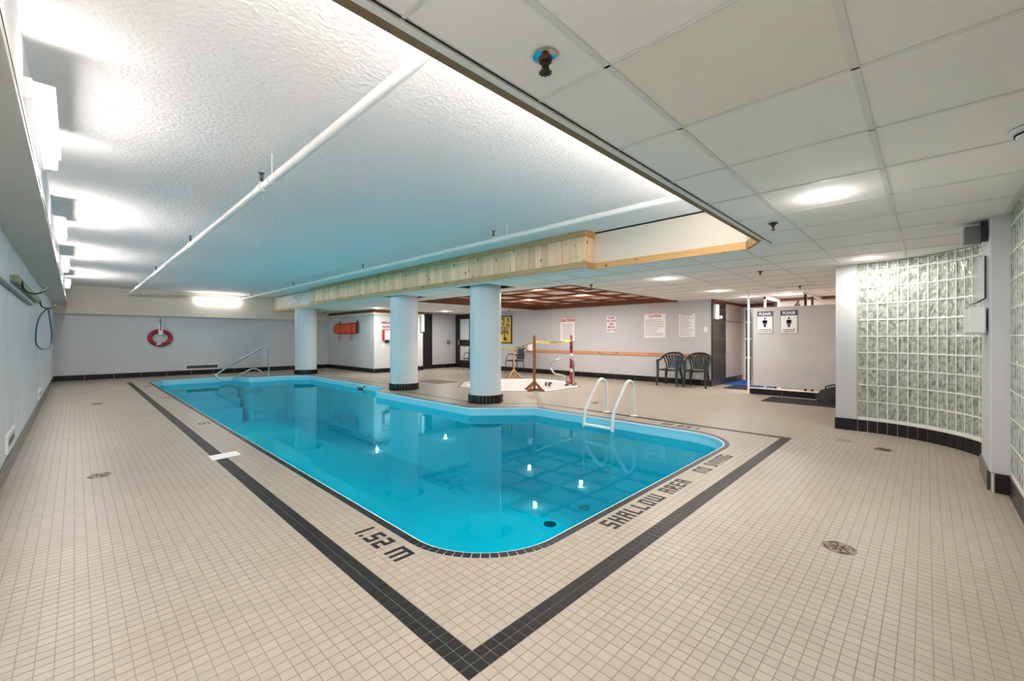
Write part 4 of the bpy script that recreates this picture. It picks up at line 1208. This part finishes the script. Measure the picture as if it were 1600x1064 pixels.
def post(x, y, h, mat, label, tape=False, w=.05, foot=.26):
    t = thing('wooden_post', (x, y, 0), label, 'post', 'wooden posts holding caution tape')
    MB().box((x - w / 2, y - w / 2, .0), (x + w / 2, y + w / 2, h)).build('stake', mat, t, bevel=.004)
    for k in range(4):
        a = k * PI / 2 + .12
        c, s = math.cos(a), math.sin(a)
        F = frame((x, y, 0), (c, s, 0), (-s, c, 0), (0, 0, 1))
        MB().fbox(F, (w / 2, -.018, .008), (foot, .018, .045)).build('foot', mat, t)
        m = MB(); m.add([F(w / 2, -.015, foot * .85), F(w / 2, .015, foot * .85), F(foot * .95, .015, .03), F(foot * .95, -.015, .03), F(w / 2, -.015, foot * .85 - .05), F(w / 2, .015, foot * .85 - .05), F(foot * .95 - .05, .015, .03), F(foot * .95 - .05, -.015, .03)],
                        [(0, 1, 2, 3), (4, 7, 6, 5), (0, 3, 7, 4), (1, 5, 6, 2), (0, 4, 5, 1), (3, 2, 6, 7)]); m.build('brace', mat, t)
    if tape:
        for k in range(10):
            z = .12 + k * .098
            col = (MAT['red'], MAT['red_print'], MAT['dark_print'])[k % 3] if k % 4 != 2 else MAT['sign_pink']
            F = frame((x, y, z), (1, 0, 0), (0, 1, 0), (0, 0, 1))
            v = w / 2 + .006
            m = MB(); vs = []
            for (cx_, cy_, dz) in ((-v, -v, 0), (v, -v, .02), (v, v, .04), (-v, v, .02)): vs += [F(cx_, cy_, dz), F(cx_, cy_, dz + .085)]
            m.add(vs, [(0, 2, 3, 1), (2, 4, 5, 3), (4, 6, 7, 5), (6, 0, 1, 7)]); m.build('tape_wrap', col, t)
post(7.27, 6.37, 1.255, MAT['post'], 'brown wooden post with four braces at the near edge of the hot tub')
post(8.93, 6.56, 1.27, MAT['post'], 'wooden post wrapped in dark red tape beside the chrome rail', True, .045, .15)
post(9.15, 8.83, .86, MAT['post_pale'], 'pale short wooden post behind the hot tub, by the column', False, .035, .3)
def tape(a, b, label, sag=.03, w=.038, n_=14, tail=False):
    a, b = Vector(a), Vector(b); m = MB(); m2 = []
    vs = []
    for k in range(n_ + 1):
        t_ = k / n_; p = a.lerp(b, t_); p.z -= sag * 4 * t_ * (1 - t_)
        tw = .5 * math.sin(t_ * 9)
        vs += [p + Vector((0, .012 * tw, w / 2)), p - Vector((0, .012 * tw, w / 2))]
    m.add([tuple(v) for v in vs], [(2 * k, 2 * k + 1, 2 * k + 3, 2 * k + 2) for k in range(n_)])
    m.mi = [0] * n_
    q = MB(); 
    dirv = (b - a).normalized(); nn = Vector((-dirv.y, dirv.x, 0))
    for k in range(1, n_ - 1):
        if k % 4 == 0: continue
        p0 = (vs[2 * k] + vs[2 * k + 1]) / 2; p1 = (vs[2 * k + 2] + vs[2 * k + 3]) / 2
        for s in (-1, 1):
            c0 = p0.lerp(p1, .1) + nn * .004 * s; c1 = p0.lerp(p1, .75) + nn * .004 * s
            q.add([tuple(c0 + Vector((0, 0, .008))), tuple(c0 - Vector((0, 0, .008))), tuple(c1 - Vector((0, 0, .008))), tuple(c1 + Vector((0, 0, .008)))], [(0, 1, 2, 3)])
    o = m.build('caution_tape', MAT['yellow'], origin=tuple(a)); tag(o, label, 'tape', 'yellow caution tape runs')
    q.build('print', MAT['black'], o)
    return o
tape((7.31, 6.37, 1.11), (8.90, 6.54, 1.13), 'yellow and black caution tape strung between the two tall posts')
tape((7.25, 6.39, 1.10), (9.13, 8.80, .90), 'yellow caution tape running from the brown post back to the short pale post', .02)
tape((9.14, 8.86, .88), (9.0, 9.75, .86), 'yellow caution tape running behind the column from the short pale post', .03)
o = MB().box((7.33, 6.60, .88), (7.338, 6.74, 1.02)).build('paper_note', MAT['sign_pink']); tag(o, 'small white note hanging from the tape beside the brown post', 'paper')
o.location = (7.55, 6.75, .90)

# ------------------------------------------------------------ wall rail, signs, painting, doors
rail = thing('wooden_wall_rail', (XW, 7, .70), 'knotty orange pine rail along the wall below the signs', 'rail')
ys_ = [3.80, 5.42, 6.93, 8.43, 10.60]
for k in range(4): MB().box((XW - .022, ys_[k] + .003, .70), (XW - .001, ys_[k + 1] - .003, .795)).build('rail_board', MAT['rail'], rail, bevel=.003)

WF = lambda y, z: frame((XW, y, z), (0, -1, 0), (0, 0, 1), (-1, 0, 0))
def lines(parent, F, w, z_top, z_bot, n_, mat, indent=.1, h=.012, seed=1, center=True):
    rr = random.Random(seed); m = MB()
    for k in range(n_):
        z = z_top + (z_bot - z_top) * (k + .5) / n_
        L = w * (1 - indent * 2) * rr.uniform(.6, 1.0)
        x0 = -L / 2 if center else -w * (.5 - indent)
        x = x0
        while x < x0 + L - .01:
            l = min(rr.uniform(.02, .07), x0 + L - x); m.fbox(F, (x, z - h / 2, .0), (x + l, z + h / 2, .001)); x += l + .012
    m.build('print_lines', mat, parent)
def board(F, w, h, label, mat, border=None):
    o = MB().fbox(F, (-w / 2, 0, 0), (w / 2, h, .008)).build('wall_sign', mat, origin=tuple(F(0, 0, 0)))
    tag(o, label, 'sign', 'notices on the walls')
    if border:
        m = MB(); b = .008
        for lo, hi in (((-w / 2, 0), (w / 2, b)), ((-w / 2, h - b), (w / 2, h)), ((-w / 2, 0), (-w / 2 + b, h)), ((w / 2 - b, 0), (w / 2, h))): m.fbox(F, (lo[0], lo[1], .008), (hi[0], hi[1], .010))
        m.build('border', border, o)
    return o
F = WF(8.19, 1.085); s1 = board(F, .60, .75, 'white CAUTION sign with red heading above the pine rail, behind the taped post', MAT['sign'], MAT['red_print'])
F2 = WF(8.19, 1.085); G = lambda a, b, c=0: F2(a, b, c + .009)
text('CAUTION', .125, MAT['red_print'], s1, lambda a, b, c=0: F2(a, b + .665, c + .008), bold=.006, sx=1.0)
lines(s1, G, .52, .57, .06, 12, MAT['grey_print'], .06, .014, 2)
F3 = WF(6.60, 1.36); s2 = board(F3, .30, .475, 'small pinkish notice with five dark red lines of capitals', MAT['sign_pink'])
for k, w_ in enumerate(('PLEASE', 'NO SOAP', 'USED', 'BEFORE', 'HOT TUB')):
    text(w_, .078, MAT['dark_print'], s2, (lambda zz: (lambda a, b, c=0: F3(a, b + zz, c + .008)))(.42 - k * .09), bold=.002, sx=.85)
F4 = WF(5.265, 1.205); s3 = board(F4, .60, .64, 'wide white CAUTION notice with small print, red heading', MAT['sign'])
text('CAUTION', .10, MAT['red_print'], s3, lambda a, b, c=0: F4(a, b + .575, c + .008), bold=.003, sx=.8)
lines(s3, lambda a, b, c=0: F4(a, b, c + .009), .58, .50, .04, 10, MAT['grey_print'], .05, .016, 5, False)
F5 = WF(4.40, 1.205); s4 = board(F5, .445, .625, 'white pool rules notice of dense small print above the darker chairs', MAT['sign'], MAT['grey_print'])
text('POOL RULES', .05, MAT['dark_print'], s4, lambda a, b, c=0: F5(a, b + .585, c + .008), bold=.001)
lines(s4, lambda a, b, c=0: F5(a, b, c + .009), .42, .55, .03, 13, MAT['grey_print'], .05, .014, 8, False)
o = MB().fbox(WF(3.94, 1.345), (-.035, 0, 0), (.035, .12, .01)).build('light_switch', MAT['white'], bevel=.003); tag(o, 'white switch plate on the wall near the dark tiled end', 'switch')

pa = thing('painting', (XW, 10.9, 1.0), 'framed yellow painting with dark leafy plant, half behind the column', 'painting')
F = WF(11.05, 1.02)
MB().fbox(F, (-.37, 0, 0), (.37, .96, .02)).build('canvas', MAT['art_y'], pa)
m = MB()
for lo, hi in (((-.40, -.02), (.40, .02)), ((-.40, .94), (.40, .98)), ((-.40, 0), (-.36, .96)), ((.36, 0), (.40, .96))): m.fbox(F, (lo[0], lo[1], 0), (hi[0], hi[1], .03))
m.build('frame', MAT['black'], pa)
rr = random.Random(4); m = MB()
for k in range(30):
    a = rr.uniform(-.2, .26); b = rr.uniform(.3, .88); an = rr.uniform(0, PI); L = rr.uniform(.05, .12); w = L * .35
    c, s = math.cos(an), math.sin(an)
    pts = [(-L, 0), (0, -w), (L, 0), (0, w)]
    m.add([tuple(F(max(-.35, min(.35, a + c * p - s * q)), max(.05, min(.92, b + s * p + c * q)), .0215 + k * .0001)) for p, q in pts], [(0, 1, 2, 3)])
m.fbox(F, (.0, .1, .021), (.05, .5, .0225)); m.fbox(F, (-.02, .08, .021), (.14, .2, .0225))
m.build('leaf_strokes', MAT['art_b'], pa)

def lever(F, parent):
    m = MB(); m.fbox(F, (-.025, -.09, 0), (.025, .09, .012)); m.tube([F(0, 0, .01), F(0, 0, .06), F(.14, 0, .06)], .011, 8); m.tube([F(0, .13, 0), F(0, .13, .03)], .024, 10)
    m.build('door_handle', MAT['chrome'], parent)
d1 = struct(MB().box((9.05, 13.84, 0), (9.72, 13.872, 2.085)), 'door_1', MAT['door'])
MB().box((9.68, 13.82, 0), (9.73, 13.872, 2.10)).build('door_jamb', MAT['door'], d1)
MB().box((9.05, 13.82, 2.05), (9.73, 13.872, 2.12)).build('door_head', MAT['door'], d1)
lever(frame((9.20, 13.84, 1.02), (1, 0, 0), (0, 0, 1), (0, -1, 0)), d1)
d2 = struct(MB().box((XW - .03, 12.86, 0), (XW - .001, 13.87, 2.13)), 'door_2', MAT['door'])
MB().box((XW - .045, 13.0, 1.12), (XW - .028, 13.55, 1.95)).build('upper_pane', MAT['door_glass'], d2)
MB().box((XW - .045, 13.0, .30), (XW - .028, 13.55, .86)).build('lower_pane', MAT['door_glass'], d2)
lever(frame((XW - .03, 13.66, 1.0), (0, -1, 0), (0, 0, 1), (-1, 0, 0)), d2)
t = thing('door_stop', (10.52, 13.86, .98), 'dark bracket with handle on the pale wall between the black doors', 'bracket')
MB().box((10.48, 13.80, .96), (10.60, 13.868, 1.10)).build('body', MAT['speaker'], t, bevel=.01)
MB().tube([(10.40, 13.80, 1.06), (10.52, 13.80, 1.06)], .012, 8).build('lever', MAT['chrome'], t)

# emergency telephone group on the bump-out face
BF = lambda x, z: frame((x, 13.42, z), (1, 0, 0), (0, 0, 1), (0, -1, 0))
F6 = BF(7.62, 1.655); s5 = board(F6, .62, .12, 'EMERGENCY lettering strip, upper half of the telephone sign', MAT['sign_pink'])
text('EMERGENCY', .115, MAT['dark_print'], s5, lambda a, b, c=0: F6(a, b + .06, c + .008), bold=.004, sx=.85)
F7 = BF(7.62, 1.505); s6 = board(F7, .60, .135, 'TELEPHONE lettering strip below EMERGENCY on the pale wall', MAT['sign'])
text('TELEPHONE', .115, MAT['dark_print'], s6, lambda a, b, c=0: F7(a, b + .068, c + .008), bold=.004, sx=.85)
ph = thing('wall_telephone', (7.6, 13.42, 1.1), 'red and white emergency telephone box, partly behind the middle column', 'telephone')
MB().fbox(BF(7.37, 1.13), (0, 0, 0), (.42, .36, .10)).build('case', MAT['red_print'], ph, bevel=.005)
MB().fbox(BF(7.42, 1.13), (0, 0, .10), (.37, .33, .12)).build('front', MAT['sign_pink'], ph)
MB().fbox(BF(7.50, 1.03), (0, 0, 0), (.10, .10, .07)).build('handset_cord', MAT['black'], ph)
F8 = BF(7.60, .80); s7 = board(F8, .46, .21, 'white note sheet below the emergency telephone', MAT['sign'])
lines(s7, lambda a, b, c=0: F8(a, b, c + .009), .42, .19, .02, 4, MAT['grey_print'], .08, .012, 3)

# orange backboard
bb = thing('spine_board', (7.08, 15.5, 1.33), 'orange rescue backboard with black-edged handholds hung sideways on the wall', 'backboard')
F = frame((7.08, 16.46, 1.36), (0, -1, 0), (0, 0, 1), (-1, 0, 0))
poly = [(.10, 0), (.35, -.03), (1.85, -.03), (1.93, .02), (1.95, .34), (1.85, .40), (.35, .36), (.10, .33), (0, .26), (0, .06)]
m = MB(); n_ = len(poly); vs = [F(a, b, .04) for a, b in poly] + [F(a, b, .09) for a, b in poly]
m.add(vs, [tuple(range(n_))[::-1], tuple(range(n_, 2 * n_))] + [(i, (i + 1) % n_, n_ + (i + 1) % n_, n_ + i) for i in range(n_)]); m.build('panel', MAT['orange'], bb, bevel=.01)
for k in range(9):
    for b in (-.005, .335):
        a = .18 + k * .20
        MB().fbox(F, (a, b - (.0 if b > 0 else 0), .088), (a + .09, b + .035, .096)).build('handhold', MAT['black'], bb)
for b in (.06, .15, .24): MB().fbox(F, (.01, b, .088), (.05, b + .045, .096)).build('handhold', MAT['black'], bb)
MB().fbox(F, (1.90, .0, .06), (1.99, .37, .10)).build('foot_end', MAT['black'], bb)
for a in (.55, 1.50):
    MB().fbox(F, (a, -.12, .094), (a + .055, .39, .105)).build('strap', MAT['orange_strap'], bb)
    MB().tube(smooth_path([F(a + .03, -.10, .10), F(a - .06, -.2, .11), F(a + .04, -.27, .12), F(a + .12, -.2, .11), F(a + .05, -.1, .10)], 4), .010, 6).build('strap_loop', MAT['orange_strap'], bb)
for a in (.45, 1.88): MB().fbox(F, (a, .34, .016), (a + .03, .46, .05)).build('hook', MAT['black'], bb)

# ------------------------------------------------------------ chairs
def monobloc(mat):
    t = thing('plastic_armchair', (0, 0, 0), 'resin chair', 'chair', 'plastic armchairs against the sign wall')
    # local: x right, y to the back, z up
    for sx in (-1, 1):
        for (b, m_, tp_) in (((.255, -.25), (.235, -.23), (.245, -.21, .62)), ((.225, .25), (.20, .20), (.17, .17, .42))):
            P_ = [(sx * b[0], b[1], 0), (sx * (m_[0]), m_[1], .25), (sx * tp_[0], tp_[1], tp_[2])]
            MB().tube(smooth_path(P_, 4), [.022 + .018 * k / 8 for k in range(9)], 8).build('leg', mat, t, smooth=True)
    m = MB(); vs = []; N = 8
    for i in range(N + 1):
        for j in range(N + 1):
            x = -.22 + .44 * i / N; y = -.24 + .44 * j / N
            x *= 1 - .12 * j / N
            vs.append((x, y, .43 - .03 * j / N - .012 * math.cos((i / N - .5) * PI) + (-.02 if j == 0 else 0)))
    k_ = (N + 1) ** 2; vs += [(x, y, z - .02) for x, y, z in vs]
    fs = []
    for i in range(N):
        for j in range(N):
            a, b, c, d = i * (N + 1) + j, (i + 1) * (N + 1) + j, (i + 1) * (N + 1) + j + 1, i * (N + 1) + j + 1
            fs += [(a, b, c, d), (a + k_, d + k_, c + k_, b + k_)]
    m.add(vs, fs); m.tube([(-.22, -.24, .41), (.22, -.24, .41)], .016, 6); m.tube([(-.22, -.24, .41), (-.19, .2, .40)], .014, 6); m.tube([(.22, -.24, .41), (.19, .2, .40)], .014, 6)
    m.build('seat', mat, t)
    rim = smooth_path([(-.255, -.235, .63), (-.27, -.05, .635), (-.275, .06, .66), (-.25, .18, .73), (-.14, .27, .80), (0, .29, .815), (.14, .27, .80), (.25, .18, .73), (.275, .06, .66), (.27, -.05, .635), (.255, -.235, .63)], 4)
    m = MB(); 
    m.tube(rim, .026, 8); m.build('arm_and_top_rail', mat, t, smooth=True)
    for k in range(7):
        a = (k - 3) / 3
        P_ = smooth_path([(a * .13, .20, .42), (a * .15, .235, .58), (a * .205, .27 - abs(a) * .05, .78 - abs(a) * .05)], 4)
        m = MB(); vs = []
        for q, p in enumerate(P_):
            w = .015 + .010 * q / len(P_)
            vs += [(p.x - w, p.y - .005, p.z), (p.x + w, p.y - .005, p.z), (p.x + w, p.y + .006, p.z), (p.x - w, p.y + .006, p.z)]
        fs = []
        for q in range(len(P_) - 1):
            for e in range(4): fs.append((q * 4 + e, q * 4 + (e + 1) % 4, q * 4 + 4 + (e + 1) % 4, q * 4 + 4 + e))
        m.add(vs, fs); m.build('slat', mat, t)
    for sx in (-1, 1):
        MB().tube(smooth_path([(sx * .175, .19, .42), (sx * .20, .20, .55), (sx * .25, .17, .72)], 4), .018, 6).build('side_stile', mat, t, smooth=True)
    return t
c1 = monobloc(MAT['blue_chair']); c1.location = (10.51, 4.635, 0); c1.rotation_euler = (0, 0, -PI / 2 + .03)
c1['label'] = 'blue-green plastic armchair, farther from the dark tiled wall end'
c2 = copy_tree(c1); c2.location = (10.58, 4.00, 0); c2.rotation_euler = (0, 0, -PI / 2 + .12)
c2['label'] = 'dark green plastic armchair beside the dark tiled wall end'
def remat(o, m):
    if o.type == 'MESH':
        o.data = o.data.copy(); o.data.materials[0] = m
    for c in o.children: remat(c, m)
remat(c2, MAT['green_chair'])

def metal_chair(loc, rz, label):
    t = thing('metal_patio_chair', (0, 0, 0), label, 'chair', 'metal patio chairs behind the near column')
    for sx in (-1, 1):
        MB().tube(smooth_path([(sx * .25, -.22, 0), (sx * .25, -.2, .42), (sx * .25, -.12, .62), (sx * .25, .08, .64), (sx * .24, .22, .60)], 4), .013, 8).build('arm_frame', MAT['black'], t, smooth=True)
        MB().tube([(sx * .24, .26, 0), (sx * .23, .2, .42), (sx * .22, .28, .86)], .013, 8).build('leg', MAT['black'], t)
    MB().tube(smooth_path([(-.22, .24, .5), (-.22, .27, .80), (-.12, .29, .88), (.12, .29, .88), (.22, .27, .80), (.22, .24, .5)], 4), .014, 8).build('back_hoop', MAT['chrome'], t, smooth=True)
    MB().box((-.23, -.22, .41), (.23, .22, .45)).build('seat', MAT['grey_chair'], t, bevel=.01)
    m = MB(); m.add([(-.21, .225, .47), (.21, .225, .47), (.20, .28, .84), (-.20, .28, .84), (-.21, .235, .47), (.21, .235, .47), (.20, .29, .84), (-.20, .29, .84)],
                    [(0, 1, 2, 3), (4, 7, 6, 5), (0, 4, 5, 1), (2, 6, 7, 3), (1, 5, 6, 2), (0, 3, 7, 4)]); m.build('backrest', MAT['grey_chair'], t)
    t.location = loc; t.rotation_euler = (0, 0, rz); return t
metal_chair((10.35, 9.95, 0), -PI / 2 - .3, 'dark metal patio chair with pale hoop back, behind the near column by the short post')
metal_chair((10.35, 12.15, 0), -PI / 2 + .5, 'metal patio chair in front of the glazed black door, mostly hidden by the column')

# ------------------------------------------------------------ stall
st = thing('shower_stall', (10.2, 1.9, 0), 'grey stall partition on a dark tiled curb beside the white post', 'partition')
MB().box((10.10, .88, .185), (10.135, 2.655, 1.84)).build('panel', MAT['partition'], st, bevel=.003)
MB().box((10.095, 2.655, .185), (10.14, 2.69, 1.84)).build('panel_edge', MAT['chrome'], st)
MB().box((10.10, 2.72, 0), (10.14, 2.76, ZC)).build('post', MAT['white'], st)
ct = MB().box((10.13, .88, 0), (10.27, 2.74, .118)).build('curb', MAT['grout_light'], st)
for y0 in (.9, 1.51, 2.12): MB().box((10.118, y0 + .003, .002), (10.13, min(y0 + .607, 2.74), .117)).build('curb_tile', MAT['black_tile'], ct)
MB().box((10.12, .88, .118), (10.28, 2.74, .13)).build('curb_top', MAT['pink_tile'], st)
sf = thing('cubicle_frame', (10.9, 2.5, 0), 'white cubicle frame rising behind the stall panel, nearer the white post', 'frame', 'cubicle frames behind the stall panel')
for x in (10.27, 11.5): MB().box((x, 2.45, 0), (x + .04, 2.49, 2.07)).build('upright', MAT['white'], sf)
MB().box((10.27, 2.45, 2.03), (11.54, 2.49, 2.09)).build('top_bar', MAT['white'], sf)
MB().box((11.1, 2.45, .0), (11.13, 2.48, 2.03)).build('inner_edge', MAT['black'], sf)
sf = thing('cubicle_frame', (11.3, 1.75, 0), 'white-topped dark cubicle frame behind the stall panel, nearer the glass blocks', 'frame', 'cubicle frames behind the stall panel')
for x in (10.27, 11.0): MB().box((x, 1.73, 0), (x + .045, 1.77, 2.10)).build('upright', MAT['black'], sf)
for x in (10.33, 11.06): MB().box((x, 1.735, 0), (x + .04, 1.77, 2.08)).build('inner_upright', MAT['white'], sf)
MB().box((10.25, 1.72, 2.08), (11.96, 1.78, 2.13)).build('top_bar', MAT['white'], sf)
F = frame((11.99, 2.20, 2.04), (0, -1, 0), (0, 0, 1), (-1, 0, 0))
nb_ = board(frame((11.99, 2.20, 1.93), (0, -1, 0), (0, 0, 1), (-1, 0, 0)), .18, .20, 'red-brown number 2 on the pale wall above the stall panel', MAT['pink_tile'])
text('2', .22, MAT['dark_print'], nb_, lambda a, b, c=0: F(a, b, c + .012), bold=.012)
SF = lambda y, z: frame((10.10, y, z), (0, -1, 0), (0, 0, 1), (-1, 0, 0))
for (y, z, w, h, l2, lab) in ((2.425, 1.29, .29, .465, 'ENTERING HOT TUB', 'PLEASE shower sign with person pictogram, nearer the white post'), (1.995, 1.285, .30, .475, 'ENTERING POOL', 'PLEASE shower sign with person pictogram, farther from the white post')):
    F9 = SF(y, z); s_ = board(F9, w, h, lab, MAT['sign'], MAT['grey_print'])
    MB().fbox(F9, (-w / 2 + .008, h - .105, .008), (w / 2 - .008, h - .008, .0105)).build('header', MAT['navy'], s_)
    K = (lambda FF, hh: (lambda bb_: (lambda a, b, c=0: FF(a, b + bb_, c + .0105))))(F9, h)
    text('PLEASE', .078, MAT['sign'], s_, K(h - .057), bold=.003, sx=.92)
    text('SHOWER BEFORE', .034, MAT['black'], s_, K(.078), sx=.85); text(l2, .034, MAT['black'], s_, K(.038), sx=.75)
    m = MB(); c0 = .225
    m.add([tuple(F9(.019 * math.cos(k * PI / 8), c0 + .088 + .019 * math.sin(k * PI / 8), .0105)) for k in range(16)], [tuple(range(16))])
    for lo, hi in (((-.04, -.0), (.04, .055)), ((-.042, -.03), (-.026, .05)), ((.026, -.03), (.042, .05)), ((-.022, -.09), (.022, .05)), ):
        m.fbox(F9, (lo[0], c0 + lo[1], .008), (hi[0], c0 + hi[1], .0105))
    m.build('pictogram', MAT['navy'], s_)
bg = thing('duffel_bag', (9.7, 1.2, 0), 'crumpled black bag on the mat against the wall end', 'bag')
m = MB(); N, K_ = 16, 8; vs = []; rr = random.Random(3)
for j in range(K_ + 1):
    ph_ = j / K_ * PI * .5
    for i in range(N):
        a = 2 * PI * i / N; r_ = math.cos(ph_) ** .55 if j < K_ else .05
        k1 = 1 + .10 * math.sin(3 * a + j) + rr.uniform(-.05, .05)
        vs.append((9.70 + .22 * r_ * k1 * math.cos(a), 1.13 + .36 * r_ * k1 * math.sin(a), .012 + .27 * math.sin(ph_) * (1 + .12 * math.sin(2 * a + 1))))
fs = [(j * N + i, j * N + (i + 1) % N, (j + 1) * N + (i + 1) % N, (j + 1) * N + i) for j in range(K_) for i in range(N)] + [tuple(range(N))[::-1], tuple(K_ * N + i for i in range(N))]
m.add(vs, fs); m.build('body', MAT['mat_black'], bg, smooth=True)
MB().tube(smooth_path([(9.62, 1.30, .22), (9.60, 1.32, .30), (9.66, 1.18, .34), (9.72, 1.05, .28)], 5), .012, 6).build('strap', MAT['black'], bg, smooth=True)
# shower tap panel and bottle on the dark return
t = thing('wall_dispenser', (11.15, 3.77, 1.7), 'white dispenser strip on the dark tiled return wall', 'dispenser')
MB().box((11.03, 3.70, 1.66), (11.22, 3.772, 2.03)).build('body', MAT['white'], t, bevel=.01)
MB().box((11.36, 3.70, 1.68), (11.46, 3.772, 1.76)).build('soap_dish', MAT['white'], t, bevel=.01)

# ------------------------------------------------------------ things on the pillar
t = thing('wall_speaker', (5.25, -.30, 1.99), 'small grey box speaker near the ceiling on the pillar', 'speaker')
MB().box((5.12, -.335, 1.995), (5.32, -.225, 2.115)).build('cabinet', MAT['speaker'], t, bevel=.004)
MB().box((5.10, -.352, 1.98), (5.16, -.315, 2.14)).build('bracket', MAT['black'], t)
t = thing('control_box', (5.2, -.30, 1.24), 'plain white control box on the pillar beside the glass blocks', 'control box')
MB().box((5.10, -.345, 1.24), (5.34, -.25, 1.455)).build('cover', MAT['white_plastic'], t, bevel=.008)
MB().box((5.34, -.345, 1.25), (5.50, -.235, 1.45)).build('back_plate', MAT['white_plastic'], t)
t = thing('document_holder', (5.2, -.33, 1.5), 'clear leaflet holder with a black edge on the pillar', 'holder')
MB().box((5.12, -.343, 1.52), (5.55, -.30, 1.86)).build('pocket', MAT['clear'], t)
m = MB(); m.tube([(5.10, -.34, 1.86), (5.10, -.34, 1.52), (5.12, -.30, 1.49), (5.2, -.26, 1.48)], .006, 6); m.build('edge', MAT['black'], t)
print('objects', len(bpy.data.objects))
